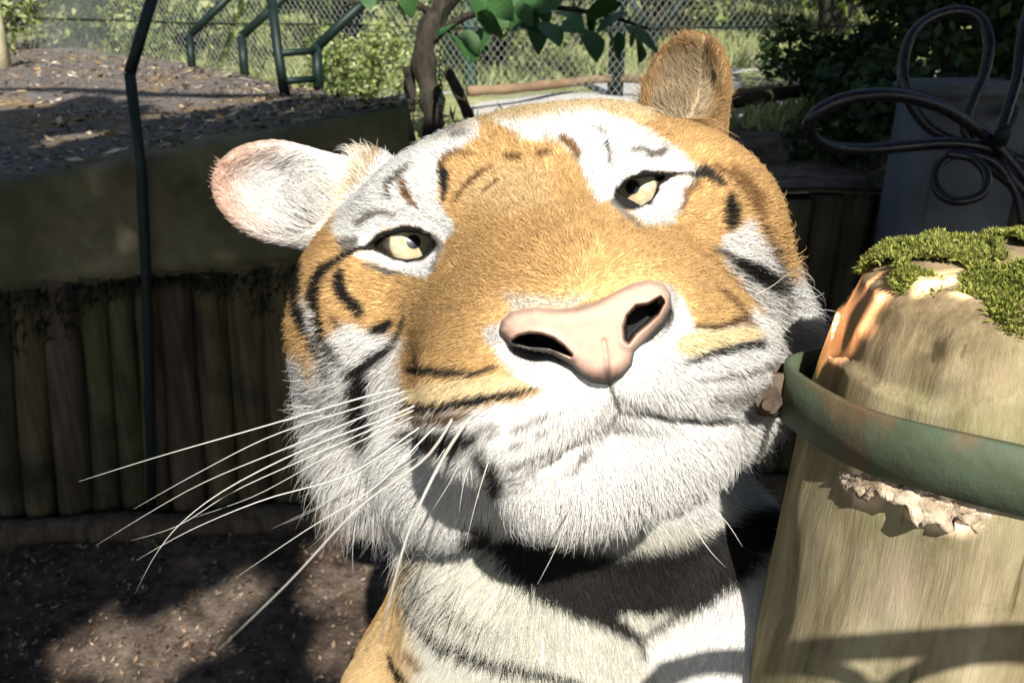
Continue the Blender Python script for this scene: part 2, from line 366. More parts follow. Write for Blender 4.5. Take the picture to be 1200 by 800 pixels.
# ---- tall backdrop trees
def far_tree(x, y, h, seed, label):
    z = float(upz(np.array([[x, y, 0.]]))[0]); t = empty('broadleaf_tree', (x, y, z), label=label, cat='tree', group='trees beyond the fence')
    r = np.random.RandomState(seed); mesh('trunk', *tube(np.array([(x, y, z - .1), (x + .1, y, z + h * .3), (x - .1, y, z + h * .6)]), [.2, .16, .1], 10), M_BARK, t)
    L_ = 14; C_ = np.c_[x + r.randn(L_) * h * .22, y + r.randn(L_) * h * .2, z + h * (.15 + .85 * r.rand(L_))]; k = r.randint(L_, size=5200); d = nrm(r.randn(5200, 3))
    v, f, c = leafcloud(C_[k] + d * (h * .17 * (.5 + .6 * r.rand(5200)))[:, None], .16, GREENS[:4] + DARKG[1:3], seed, d * .8); mesh('crown', v, f, M_LEAFY, t, False, c)
for i, (x, y, h) in enumerate([(-9, 15, 6), (-5, 17, 7), (-1.5, 16, 6), (2, 17.5, 7), (6, 16, 6.5), (10, 15, 6), (5.5, 11.5, 5), (-12, 12, 6)]):
    far_tree(x, y, h, 100 + i, 'tall leafy tree standing far behind the chain link fence')

# ================================================================== FENCE, POSTS, HOSE, TIMBER
M_GREEN = noisy('dark_green_paint', [(.3, (.004, .010, .008)), (.55, (.007, .017, .014)), (.75, (.018, .030, .025))], scale=14, bump=.25, rough=.5, bscale=50, bdist=.003)
M_TEAL = noisy('faded_green_paint', [(.3, (.05, .10, .085)), (.6, (.08, .155, .13)), (.8, (.14, .18, .15))], scale=12, bump=.2, rough=.55, bdist=.003)
M_WIRE = noisy('galvanised_wire', [(.3, (.20, .23, .21)), (.7, (.36, .40, .37))], scale=20, bump=0, rough=.4)
M_POLE = noisy('peeled_pole', [(.3, (.11, .07, .04)), (.6, (.22, .15, .09)), (.8, (.34, .26, .17))], scale=8, bump=.5, stretch=(1, 1, 1), bdist=.005)
M_PALE = noisy('pale_dead_wood', [(.3, (.36, .32, .19)), (.7, (.58, .52, .34))], scale=10, bump=.3)
def gz(x, y): return float(upz(np.array([[x, y, 0.]]))[0])

# chain link fence across the back
fl = [(-4.6, 7.6), (-2.6, 5.75), (-.85, 4.75), (-.2, 4.38), (.5, 4.28), (1.2, 4.45), (2.4, 4.9), (4.2, 5.4)]
fence = empty('chain_link_fence', (.5, 4.28, gz(.5, 4.28)), label='tall chain link fence with green posts behind the tiger', cat='fence')
fp = np.array(fl); fs = np.r_[0, np.cumsum(np.linalg.norm(np.diff(fp, axis=0), axis=1))]
def fpos(s, h): x = np.interp(s, fs, fp[:, 0]); y = np.interp(s, fs, fp[:, 1]); return np.array([x, y, .86 + h])
wires = []; pitch_ = .036; FH = 2.3
for fam in (1, -1):
    for s_ in np.arange(-FH, fs[-1] + FH, pitch_):
        hs = np.linspace(0, FH, 14); sv = s_ + fam * hs * .8; ok_ = (sv >= 0) & (sv <= fs[-1])
        if ok_.sum() < 2: continue
        pts = np.array([fpos(a_, h_ + .03) + np.array([0, fam * .0015, 0]) for a_, h_ in zip(sv[ok_], hs[ok_])]); wires.append(tube(pts, .0011, 3, False))
V_, F_ = join(wires); tag(mesh('wire_mesh', V_, F_, M_WIRE, fence), kind='stuff')
for h_ in (.35, 1.1, 1.9):
    pts = np.array([fpos(s_, h_) + np.array([0, -.006, .004 * math.sin(s_ * 3)]) for s_ in np.linspace(0, fs[-1], 60)]); mesh('line_wire', *tube(pts, .0035, 5), M_GREEN, fence)
def fpost(u, vb, wpx, mat, y=None):
    b = onz(u, vb, .9); d_ = (b - CAM) @ AX[2]; r_ = wpx * d_ / F / 2
    mesh('post', *tube(np.array([(b[0], b[1], .8), (b[0], b[1], 1.8), (b[0] + .01, b[1], 3.1)]), r_, 12), mat, fence); return b, r_
fpost(552, 99, 15, M_TEAL); b7, r7 = fpost(721, 106, 19, M_GREEN)
# forked stay beside it
sty = empty('forked_stay', onz(768, 96, .9), label='dark green forked steel stay splitting into two arms', cat='post'); bs = onz(768, 96, .9); ds = (bs - CAM) @ AX[2]
mesh('upright', *tube(np.array([bs + [0, 0, -.08], P(768, 40, ds)]), .020, 10), M_GREEN, sty)
for a_, b_ in (((768, 42), (722, -22)), ((768, 42), (816, -22))): mesh('arm', *tube(np.array([P(*a_, ds), P(*b_, ds - .02)]), .019, 10), M_GREEN, sty)
mesh('cross_wire', *tube(np.array([P(735, 26, ds), P(768, 30, ds), P(860, 34, ds + .3), P(950, 22, ds + .8)]), .006, 6), M_GREEN, fence)

# bent steel posts along the far edge of the slab
def bent(name, pts, d, r, label, group=None, cat='post', mat=None):
    q = np.array([P(u, v, d) for u, v in pts]); o = empty(name, q[0], label=label, cat=cat, group=group)
    mesh('upright', *tube(np.array([q[0], q[0] * .02 + q[1] * .98]), r, 10), mat or M_GREEN, o)
    mesh('cranked_arm', *tube(q[1:], r * .97, 10), mat or M_GREEN, o)
    return o
def dz(u, v, z=1.): return float((onz(u, v, z) - CAM) @ AX[2])
bent('cranked_post', [(225, 80), (222, 42), (290, -24)], dz(225, 77), .022, 'slim dark green post with cranked arm nearest the pale fence corner')
bent('cranked_post', [(287, 90), (283, 43), (352, -20)], dz(287, 87), .022, 'dark green cranked post beside the ladder frame on the slab edge')
# ladder-like frame
lf = empty('ladder_frame', onz(345, 104, 1.), label='dark green steel frame with two rungs and cranked arm on the slab edge', cat='frame'); d_ = dz(334, 112, 1.02)
mesh('upright', *tube(np.array([P(334, 113, d_), P(326, 62, d_), P(317, -10, d_)]), .018, 10), M_GREEN, lf)
d2 = d_ + .12
mesh('upright', *tube(np.array([P(373, 103, d2), P(371, 54, d2)]), .020, 10), M_GREEN, lf)
mesh('cranked_arm', *tube(np.array([P(371, 56, d2), P(402, 26, d2), P(450, -18, d2)]), .019, 10), M_GREEN, lf)
for v1_, v2_ in ((63, 59), (96, 92)): mesh('rung', *tube(np.array([P(329, v1_, d_), P(373, v2_, d2)]), .013, 8), M_GREEN, lf)
# tall cranked post in front of the wall
q = [onwall(u, v, -.03) for u, v in ((178, 618), (176, 480), (172, 340), (166, 205), (152, 86))]
tp = empty('tall_cranked_post', q[0], label='tall thin dark green cranked post fixed to the front of the concrete beam', cat='post')
mesh('upright', *tube(np.array(q), .0125, 12), M_GREEN, tp)
dd = (q[-1] - CAM) @ AX[2]; mesh('cranked_arm', *tube(np.array([q[-1], P(165, 42, dd), P(184, -20, dd)]), .0125, 12), M_GREEN, tp)

# small gnarled tree with big leaves
bt = onz(508, 138, .95); dt = (bt - CAM) @ AX[2]
st_ = empty('gnarled_tree', bt, label='thin gnarled dark trunk with broad drooping green leaves above the tiger', cat='tree')
mesh('trunk', *tube(spline([P(508, 142, dt) - [0, 0, .14], P(508, 138, dt), P(505, 112, dt), P(497, 78, dt), P(499, 48, dt), P(512, 20, dt), P(530, -14, dt)], 22), .042 * (1 + .18 * np.sin(np.arange(22) * 1.3)), 12), M_BARK, st_)
mesh('limb', *tube(spline([P(503, 50, dt), P(545, 20, dt - .1), P(610, 8, dt - .2), P(690, 14, dt - .3), P(760, 34, dt - .35)], 18), np.linspace(.016, .004, 18), 8), M_BARK, st_)
mesh('limb', *tube(spline([P(512, 20, dt), P(470, -2, dt), P(420, 2, dt), P(400, 10, dt)], 12), np.linspace(.014, .004, 12), 8), M_BARK, st_)
LV = []; LFc = []
for i, t_ in enumerate(np.linspace(0, 1, 7)):
    wl = math.sin(math.pi * min(1, t_ * .94 + .06)) ** .8 * .36 * (1.15 - .4 * t_)
    for x_ in (-1, -.5, 0, .5, 1): LV.append((x_ * wl, t_ - .0, -.22 * t_ ** 2 + .10 * abs(x_) * wl + .015 * math.sin(9 * t_ + x_ * 3)))
for i in range(6):
    for j in range(4): a_ = i * 5 + j; LFc.append((a_, a_ + 1, a_ + 6, a_ + 5))
M_BIGLEAF = noisy('broad_leaf', [(.3, (.018, .055, .014)), (.6, (.035, .09, .022)), (.8, (.06, .13, .035))], scale=14, bump=.3, rough=.45, bdist=.004)
lm = bpy.data.meshes.new('leaf'); lm.from_pydata(LV, [], LFc); lm.materials.append(M_BIGLEAF); lm.polygons.foreach_set('use_smooth', [True] * len(lm.polygons))
lpix = [(548, 6), (560, 16), (578, 14), (596, 20), (612, 26), (604, 8), (626, 12), (642, 18), (650, 30), (668, 22), (682, 34), (664, 40), (700, 24), (706, 44), (690, 52), (724, 30), (736, 48), (748, 60), (722, 54), (640, 42), (618, 40), (556, 36), (534, 44), (546, 52), (530, 28), (566, 48), (430, 2), (452, 6), (474, 0), (410, 8), (585, 2), (660, 6), (690, 8), (720, 14), (752, 40), (545, 60), (672, 48), (520, 56)]
for i, (u, v) in enumerate(lpix):
    r = np.random.RandomState(500 + i); o = bpy.data.objects.new('leaf', lm); col.objects.link(o); sc_ = .085 + .06 * r.rand()
    o.location = P(u + r.randn() * 4, v - 16, dt - .15 - .25 * r.rand()); o.rotation_euler = (R(-35 + 30 * r.randn()), R(25 * r.randn()), R(180 + 100 * (r.rand() - .5) + (60 if r.rand() < .5 else -60))); o.scale = (sc_, sc_, sc_)
    o.parent = st_; o.matrix_parent_inverse = st_.matrix_basis.inverted()
def stake(name, a, b, d, r, label, mat=M_BARK, cat='stake', base=None):
    o = empty(name, P(*a, d), label=label, cat=cat); mesh('shaft', *tube(spline([P(*a, d), P((a[0] + b[0]) / 2 + 1, (a[1] + b[1]) / 2, d), P(*b, d)], 8), r * (1 + .08 * np.sin(np.arange(8) * 2.1)), 10), mat, o); return o
o = stake('timber_stub', (480, 130), (479, 80), dt + .05, .022, 'short dark timber stub standing left against the gnarled trunk')
mesh('cross_piece', *tube(np.array([P(476, 88, dt + .04), P(500, 84, dt + .04)]), .014, 8), M_BARK, o)
stake('timber_brace', (551, 140), (524, 82), dt - .02, .020, 'dark leaning timber brace propping the gnarled trunk')
ch = empty('chain', P(516, 134, dt - .06), label='thin dark chain hanging beside the gnarled trunk', cat='chain')
for i in range(13):
    c_ = P(516 + .3 * (i % 2), 62 + i * 5.8, dt - .06); a_ = np.linspace(0, 2 * math.pi, 11); ax1 = AX[0] if i % 2 else nrm(AX[2] * [1, 1, 0])
    mesh('link', *tube(c_ + .0065 * np.cos(a_)[:, None] * ax1 + .013 * np.sin(a_)[:, None] * np.array([0, 0, 1]), .0025, 5, False), M_GREEN, ch)

# edging poles by the path, pale post and dead branches far left
def pole(name, pix, z, r, label, mat, cat='pole'):
    q = np.array([onz(u, v, z) for u, v in pix]); n = 20; o = tag(mesh(name, *tube(spline(q, n), r * (1 + .10 * np.sin(np.arange(n) * 1.9)), 10), mat), label, cat); return o
pole('edging_pole', [(548, 107), (600, 104), (660, 98), (720, 92), (790, 97)], .96, .022, 'long brown peeled pole edging the path behind the green post', M_POLE)
pole('edging_pole', [(838, 122), (880, 116), (930, 108), (975, 106)], .96, .028, 'dark weathered pole edging the gravel beside the small shrub', M_BARK)
pole('edging_pole', [(850, 109), (900, 104), (950, 101)], .95, .014, 'thin grey pole lying on the gravel path', M_POLE)
pw = onz(4, 80, 1.); q_ = empty('pale_post', pw, label='pale peeled post at the far end of the slab', cat='post'); mesh('shaft', *tube(np.array([pw + [0, 0, -.05], pw + [0, 0, .42]]), .045, 12), M_PALE, q_)
mesh('cap', *tube(np.array([pw + [0, 0, .421], pw + [0, 0, .45]]), [.05, .035], 12), M_TEAL, q_)
for i, (pix, lab) in enumerate([([(32, 60), (60, 52), (90, 38), (118, 18)], 'pale bare branch rising over the leafy bank'), ([(36, 66), (66, 60), (100, 54), (118, 46)], 'lowest pale bare branch lying along the leafy bank'), ([(26, 26), (45, 16), (62, 8), (78, -8)], 'pale bare branch sticking up near the peeled post')]):
    d_ = 6.6 + i * .1; tag(mesh('dead_branch', *tube(spline([P(u, v, d_) for u, v in pix], 12), .013 * np.linspace(1.2, .6, 12), 7), M_PALE), lab, 'branch')

# ---- grey block and black hose in the shade on the right
M_BLOCK = noisy('grey_block', [(.3, (.07, .07, .075)), (.6, (.11, .11, .115)), (.8, (.15, .15, .15))], scale=7, bump=.3, bdist=.004)
c0 = onwall(1130, 112, -.16); hgt_ = c0[2]
gb = empty('concrete_block', (c0[0], c0[1], 0), label='pale grey concrete pier standing behind the looped black hose', cat='pier')
v_, f_ = box((c0[0], c0[1], hgt_ / 2), (.23, .20, hgt_), np.array([WD, WN, [0, 0, 1]]), .012); mesh('shaft', v_, f_, M_BLOCK, gb)
v_, f_ = box((c0[0], c0[1], hgt_ + .017), (.25, .22, .03), np.array([WD, WN, [0, 0, 1]]), .008); mesh('cap', v_, f_, M_BLOCK, gb)
m_h, t_h, b_h = material('black_hose'); b_h.inputs['Base Color'].default_value = (.012, .012, .015, 1); b_h.inputs['Roughness'].default_value = .28
nh_ = N(t_h, 'ShaderNodeTexNoise', Scale=30., Detail=6); rh_ = ramp(t_h, [(.35, (.2, .2, .2)), (.7, (.5, .5, .5))]); t_h.links.new(nh_.outputs['Fac'], rh_.inputs[0]); t_h.links.new(rh_.outputs[0], b_h.inputs['Roughness'])
hd_ = 1.42
hose = empty('hose', P(1170, 250, hd_), label='black rubber hose hung in loose loops in front of the grey pier', cat='hose')
H1 = [(1240, 260, 0), (1205, 212, 0), (1170, 172, 0), (1140, 148, -.02), (1100, 124, -.05), (1045, 111, -.08), (990, 116, -.09), (955, 134, -.08), (949, 156, -.05), (972, 171, 0), (1015, 175, .03), (1065, 171, .03), (1115, 168, .02), (1160, 174, .01), (1200, 190, 0)]
H2 = [(1180, 178, .02), (1130, 168, .05), (1090, 150, .06), (1066, 118, .06), (1058, 84, .06), (1066, 46, .06), (1090, 22, .05), (1125, 13, .04), (1150, 24, .03), (1159, 52, .02), (1153, 88, .02), (1140, 118, .02), (1132, 150, .02), (1150, 185, .02), (1185, 215, 0)]
H3 = [(1212, -10, .04), (1198, 40, .04), (1192, 90, .03), (1180, 130, .02), (1172, 165, .01), (1185, 205, 0), (1215, 240, 0)]
H4 = [(1110, 180, -.03), (1140, 186, -.04), (1156, 205, -.05), (1150, 228, -.05), (1120, 236, -.04), (1098, 222, -.02), (1098, 196, -.01), (1125, 180, 0), (1165, 190, 0), (1190, 225, 0), (1200, 262, 0)]
for k_, r_ in ((H1, .0105), (H2, .0092), (H3, .0088), (H4, .0075)):
    mesh('loop', *tube(spline([P(u, v, hd_ + d_) for u, v, d_ in k_], 90), r_, 12), m_h, hose)
# hook that carries it
hk = c0 + np.array([.05, -.13, -.02])
mesh('hanger', *tube(spline([hk + [0, .05, 0], hk, P(1172, 165, hd_ + .02), P(1178, 150, hd_ - .03)], 10), .012, 10), M_GREEN, hose)

# ================================================================== MOSSY POST WITH STEEL BAND
PA = np.array([.300, .465]); PZ = np.array([-.05, .35, .72, .86, 1.0, 1.09, 1.13, 1.17, 1.194, 1.206]); PR = np.array([.172, .160, .142, .132, .1205, .1135, .1095, .1045, .097, .082])
M_POST = None
def post_mat():
    m, t, b = material('weathered_post_wood')
    tc = t.nodes.new('ShaderNodeTexCoord'); mp = t.nodes.new('ShaderNodeMapping'); mp.inputs['Scale'].default_value = (6, 6, .55); t.links.new(tc.outputs['Object'], mp.inputs[0])
    n1 = N(t, 'ShaderNodeTexNoise', Scale=9., Detail=11, Roughness=.7); t.links.new(mp.outputs[0], n1.inputs['Vector'])
    r1 = ramp(t, [(.26, (.10, .08, .045)), (.40, (.24, .20, .115)), (.55, (.36, .31, .19)), (.74, (.52, .46, .32))]); t.links.new(n1.outputs['Fac'], r1.inputs[0])
    n2 = N(t, 'ShaderNodeTexNoise', Scale=7., Detail=7, Roughness=.6); t.links.new(tc.outputs['Object'], n2.inputs['Vector'])
    f2 = ramp(t, [(.46, (0, 0, 0)), (.60, (.75, .75, .75))]); t.links.new(n2.outputs['Fac'], f2.inputs[0])
    mx = t.nodes.new('ShaderNodeMix'); mx.data_type = 'RGBA'; mx.inputs[7].default_value = (.27, .275, .13, 1); t.links.new(f2.outputs[0], mx.inputs[0]); t.links.new(r1.outputs[0], mx.inputs[6])
    n3 = N(t, 'ShaderNodeTexNoise', Scale=2.6, Detail=6); t.links.new(mp.outputs[0], n3.inputs['Vector'])
    f3 = ramp(t, [(.56, (0, 0, 0)), (.66, (.8, .8, .8))]); t.links.new(n3.outputs['Fac'], f3.inputs[0])
    mx2 = t.nodes.new('ShaderNodeMix'); mx2.data_type = 'RGBA'; mx2.inputs[7].default_value = (.52, .46, .30, 1); t.links.new(f3.outputs[0], mx2.inputs[0]); t.links.new(mx.outputs[2], mx2.inputs[6])
    at = N(t, 'ShaderNodeAttribute', attribute_name='col')      # painted wear: alpha carries the amount
    mx3 = t.nodes.new('ShaderNodeMix'); mx3.data_type = 'RGBA'; t.links.new(at.outputs['Alpha'], mx3.inputs[0]); t.links.new(mx2.outputs[2], mx3.inputs[6]); t.links.new(at.outputs['Color'], mx3.inputs[7])
    n4 = N(t, 'ShaderNodeTexNoise', Scale=11., Detail=10, Roughness=.75); t.links.new(tc.outputs['Object'], n4.inputs['Vector'])
    r4 = ramp(t, [(.30, (.42, .42, .40)), (.46, (.85, .84, .82)), (.62, (1.0, 1.0, 1.0)), (.78, (1.18, 1.14, 1.1))]); t.links.new(n4.outputs['Fac'], r4.inputs[0])
    mx4 = t.nodes.new('ShaderNodeMix'); mx4.data_type = 'RGBA'; mx4.blend_type = 'MULTIPLY'; mx4.inputs[0].default_value = 1; t.links.new(mx3.outputs[2], mx4.inputs[6]); t.links.new(r4.outputs[0], mx4.inputs[7])
    mpc = t.nodes.new('ShaderNodeMapping'); mpc.inputs['Scale'].default_value = (1, 1, .06); t.links.new(tc.outputs['Object'], mpc.inputs[0])
    n5 = N(t, 'ShaderNodeTexNoise', Scale=75., Detail=5, Roughness=.6); t.links.new(mpc.outputs[0], n5.inputs['Vector'])
    r5 = ramp(t, [(.30, (.30, .27, .22)), (.37, (1, 1, 1))]); t.links.new(n5.outputs['Fac'], r5.inputs[0])
    mx5 = t.nodes.new('ShaderNodeMix'); mx5.data_type = 'RGBA'; mx5.blend_type = 'MULTIPLY'; mx5.inputs[0].default_value = .8; t.links.new(mx4.outputs[2], mx5.inputs[6]); t.links.new(r5.outputs[0], mx5.inputs[7])
    n6 = N(t, 'ShaderNodeTexNoise', Scale=3.2, Detail=4); t.links.new(tc.outputs['Object'], n6.inputs['Vector'])
    r6 = ramp(t, [(.36, (.62, .66, .45)), (.5, (1, 1, 1)), (.66, (1.05, .92, .86))]); t.links.new(n6.outputs['Fac'], r6.inputs[0])
    mx6 = t.nodes.new('ShaderNodeMix'); mx6.data_type = 'RGBA'; mx6.blend_type = 'MULTIPLY'; mx6.inputs[0].default_value = 1; t.links.new(mx5.outputs[2], mx6.inputs[6]); t.links.new(r6.outputs[0], mx6.inputs[7])
    t.links.new(mx6.outputs[2], b.inputs['Base Color']); b.inputs['Roughness'].default_value = .85; b.inputs['Specular IOR Level'].default_value = .2
    nb = N(t, 'ShaderNodeTexNoise', Scale=34., Detail=10, Roughness=.75); t.links.new(mp.outputs[0], nb.inputs['Vector'])
    bp = t.nodes.new('ShaderNodeBump'); bp.inputs['Strength'].default_value = .5; bp.inputs['Distance'].default_value = .004; t.links.new(nb.outputs['Fac'], bp.inputs['Height']); t.links.new(bp.outputs[0], b.inputs['Normal'])
    return m
M_POST = post_mat()
post = empty('timber_post', (PA[0], PA[1], 0), label='thick weathered timber post with mossy top and rusting green steel band', cat='post')
na, nz_ = 180, 220
zz_ = np.r_[np.linspace(-.05, .6, 30), np.linspace(.605, 1.206, nz_ - 30)]; th = np.arange(na) * 2 * math.pi / na
TH, ZZ = np.meshgrid(th, zz_); Rr = np.interp(ZZ, PZ, PR)
pt = np.stack([np.cos(TH) * .12, np.sin(TH) * .12, ZZ * .25], -1).reshape(-1, 3); pt2 = np.stack([np.cos(TH) * .12, np.sin(TH) * .12, ZZ], -1).reshape(-1, 3)
Rr = Rr + (.0035 * fbm(pt, 18, 3, 3) + .003 * fbm(pt2, 9, 3, 6) + .0012 * fbm(pt, 70, 2, 2)).reshape(Rr.shape)
Rr = Rr - .0045 * np.clip((ZZ - 1.160 - .012 * np.sin(TH * 3 + 1) - (.008 * fbm(pt, 30, 2, 5)).reshape(ZZ.shape)) / .003, 0, 1)
camth = math.atan2(-PA[1], -PA[0])                                   # direction of the photographer
def pang(u): return None
# split-off outer layer: above an uneven line under the rim the wood is peeled back
X3 = np.stack([PA[0] + Rr * np.cos(TH), PA[1] + Rr * np.sin(TH), ZZ], -1).reshape(-1, 3)
pu, pv_, pz_ = proj(X3)
STK = fbm(pt, 55, 3, 12)
wear = np.zeros((len(X3), 4), np.float32)
def paint(poly, colr, amt, soft=8, nz=10):
    d_ = poly_px(pu + fbm(X3, 60, 2, 1) * nz, pv_ + fbm(X3, 60, 2, 8) * nz, poly); a_ = np.clip(.5 - d_ / (3 * soft), 0, 1) * amt * (pz_ < .56) * np.clip(.62 + 1.1 * STK, 0, 1)
    wear[:, :3] = wear[:, :3] * (1 - a_[:, None]) * (wear[:, 3:] > 0) + np.array(colr) * np.where(wear[:, 3:] > 0, a_[:, None], 1) * (a_[:, None] > 0) + wear[:, :3] * (a_[:, None] <= 0); wear[:, 3] = np.maximum(wear[:, 3], a_)
def poly_px(u, v, poly):
    poly = np.asarray(poly, float); d = np.full(len(u), 1e9); s = np.ones(len(u))
    for i in range(len(poly)):
        a = poly[i]; b = poly[i - 1]; e = b - a; wx = u - a[0]; wy = v - a[1]; t = np.clip((wx * e[0] + wy * e[1]) / (e @ e), 0, 1)
        d = np.minimum(d, (wx - e[0] * t) ** 2 + (wy - e[1] * t) ** 2); c1 = v >= a[1]; c2 = v < b[1]; c3 = e[0] * wy > e[1] * wx; s = np.where((c1 & c2 & c3) | (~c1 & ~c2 & ~c3), -s, s)
    return s * np.sqrt(d)
paint([(1000, 330), (1030, 325), (1040, 345), (1012, 395), (975, 425), (955, 420), (968, 380)], (.30, .16, .075), .75)
paint([(1075, 318), (1140, 312), (1145, 340), (1070, 342)], (.45, .36, .2), .7)
paint([(1150, 318), (1200, 320), (1200, 338), (1150, 338)], (.36, .20, .09), .7)
paint([(1000, 545), (1040, 548), (1110, 572), (1160, 585), (1162, 628), (1105, 625), (1085, 605), (1030, 590), (995, 570)], (.50, .39, .28), .85)
paint([(1155, 590), (1180, 592), (1175, 625), (1158, 620)], (.30, .24, .05), .8)
paint([(1000, 655), (1060, 650), (1075, 705), (1010, 720)], (.36, .28, .22), .6, 14)
ii = np.arange(len(X3)).reshape(nz_, na); PFp = np.stack([ii[:-1], np.roll(ii[:-1], -1, 1), np.roll(ii[1:], -1, 1), ii[1:]], -1).reshape(-1, 4)
Xc = np.concatenate([X3, [[PA[0], PA[1], 1.212]]]); cap_ = [(int(ii[-1, j]), int(ii[-1, (j + 1) % na]), len(X3)) for j in range(na)]
shaft = mesh('shaft', Xc, [tuple(int(x) for x in f) for f in PFp] + cap_, M_POST, post)
ca_ = shaft.data.color_attributes.new('col', 'FLOAT_COLOR', 'POINT'); ca_.data.foreach_set('color', np.concatenate([wear, [[0, 0, 0, 0]]]).astype(np.float32).ravel())
# steel band: a hoop round the post, a little loose at the clamp
def hoop(zc, hb, thk, r_in, name, mat, a0=0, a1=2 * math.pi, n=120, tilt=(0, 0)):
    V_ = []; F_ = []; cl_ = abs(a1 - a0 - 2 * math.pi) < 1e-6; m = n if cl_ else n + 1
    for i in range(m):
        a_ = a0 + (a1 - a0) * i / n; r_ = r_in(a_); dz_ = tilt[0] * math.cos(a_) + tilt[1] * math.sin(a_) + .0015 * math.sin(5 * a_)
        for rr, z_ in ((r_ + .0004, -hb), (r_ + thk, -hb * .94), (r_ + thk + .0008, 0), (r_ + thk, hb * .94), (r_ + .0004, hb), (r_, 0)):
            V_.append((PA[0] + rr * math.cos(a_), PA[1] + rr * math.sin(a_), zc + z_ + dz_ ))
    for i in range(m if cl_ else m - 1):
        for k in range(6): k2 = (k + 1) % 6; i2 = (i + 1) % m; F_.append((i * 6 + k, i2 * 6 + k, i2 * 6 + k2, i * 6 + k2))
    if not cl_: F_ += [tuple(range(6)), tuple(range((m - 1) * 6, m * 6))[::-1]]
    return mesh(name, V_, F_, mat, post)
M_BAND = noisy('rusting_green_band', [(.25, (.03, .035, .02)), (.45, (.06, .075, .042)), (.6, (.075, .10, .065)), (.75, (.16, .13, .08))], scale=14, detail=10, rough=.62, bump=.6, bscale=60, bdist=.002,
               stops2=[(.3, (.10, .045, .022)), (.6, (.21, .10, .05)), (.8, (.30, .16, .09))], scale2=6.5, fac2=(.47, .57))
M_RUST = noisy('rusty_bolt', [(.3, (.05, .035, .025)), (.6, (.12, .09, .065)), (.8, (.24, .19, .15))], scale=40, bump=.5, rough=.7, bdist=.002)
ZB = 1.114; lth = math.atan2(onz(925, 440, ZB)[1] - PA[1], onz(925, 440, ZB)[0] - PA[0])
bl = camth - 1.25
def rband(a_):
    d_ = (a_ - bl + math.pi) % (2 * math.pi) - math.pi
    return .1165 + .010 * math.exp(-(d_ / .30) ** 2)
band = hoop(ZB, .0185, .0045, rband, 'steel_band', M_BAND, tilt=(.017 * math.cos(camth + .25), .017 * math.sin(camth + .25)))
cth = bl; cpos = np.array([PA[0] + .130 * math.cos(cth), PA[1] + .130 * math.sin(cth), ZB + .001]); rad_ = np.array([math.cos(cth), math.sin(cth), 0]); tg_ = np.array([-math.sin(cth), math.cos(cth), 0])
for sgn in (-1, 1):
    v_, f_ = box(cpos + tg_ * sgn * .008 + rad_ * .006, (.018, .0055, .030), np.array([rad_, tg_, [0, 0, 1]]), .001); mesh('clamp_lug', v_, f_, M_RUST, band)
bo = mesh('clamp_bolt', *join([tube(np.array([cpos + rad_ * .009 - tg_ * .024, cpos + rad_ * .009 + tg_ * .024]), .0042, 10), tube(np.array([cpos + rad_ * .009 + tg_ * .012, cpos + rad_ * .009 + tg_ * .020]), .0085, 6), tube(np.array([cpos + rad_ * .009 - tg_ * .020, cpos + rad_ * .009 - tg_ * .012]), .0085, 6)]), M_RUST, band, False)
# flap of torn bark and pale splinters under the band
FV = []; FF = []; nu_, nv_ = 40, 9
def post_hit(u, v):
    r_ = ray(u, v); t_ = .3
    for _ in range(400):
        p = CAM + r_ * t_
        if math.hypot(p[0] - PA[0], p[1] - PA[1]) < np.interp(p[2], PZ, PR): break
        t_ += .0012
    return p
for i in range(nu_):
    f = i / (nu_ - 1); top = np.array([992 + 172 * f, 545 + 42 * f + 4 * math.sin(f * 20)]); bot = np.array([992 + 168 * f, 562 + 64 * f + 7 * math.sin(f * 13) + 5 * math.sin(f * 37)])
    for j in range(nv_):
        g_ = j / (nv_ - 1); c_ = top * (1 - g_) + bot * g_; p = post_hit(*c_); o_ = nrm(np.array([p[0] - PA[0], p[1] - PA[1], 0])); lift_ = .0015 + .009 * math.sin(math.pi * min(f * 1.1, 1)) * g_ ** 1.5 + .0015 * math.sin(i * 1.7 + j * 2.3)
        FV.append(p + o_ * lift_)
for i in range(nu_ - 1):
    for j in range(nv_ - 1): a_ = i * nv_ + j; FF.append((a_, a_ + 1, a_ + nv_ + 1, a_ + nv_))
M_FLAP = noisy('torn_bark', [(.3, (.20, .13, .08)), (.5, (.46, .36, .25)), (.7, (.66, .56, .43))], scale=45, bump=.8, bscale=120, bdist=.004)
fo = mesh('torn_bark', FV, FF, M_FLAP, post); fm = fo.modifiers.new('thickness', 'SOLIDIFY'); fm.thickness = .004; fm.offset = 1
# moss cushion on the top
nm = 70000; rr_ = np.sqrt(rng.rand(nm)) * .094; aa_ = rng.rand(nm) * 6.283
mc = np.c_[PA[0] + rr_ * np.cos(aa_), PA[1] + rr_ * np.sin(aa_), 1.206 + .008 * np.clip(1 - (rr_ / .085) ** 2, 0, 1) - .9 * np.clip(rr_ - .082, 0, 1)]
mc[:, 2] += .006 * fbm(mc, 30, 3, 3); mk = fbm(mc * [1, 1, 0], 26, 3, 4) > -.42 + .5 * (rr_ / .09) ** 4 * (np.cos(aa_ - camth) > .2); mc = mc[mk]; aa_ = aa_[mk]; rr_ = rr_[mk]
md = np.c_[np.cos(aa_) * rr_ * 7, np.sin(aa_) * rr_ * 7, np.ones(len(aa_)) * .9]
v_, f_, c_ = blades(mc, nrm(md), .0042, .0013, 9, .1, .7, (.25, .27, .06), .4)
mo = mesh('moss', v_, f_, M_LEAFY, post, False, c_); tag(mo, kind='stuff')

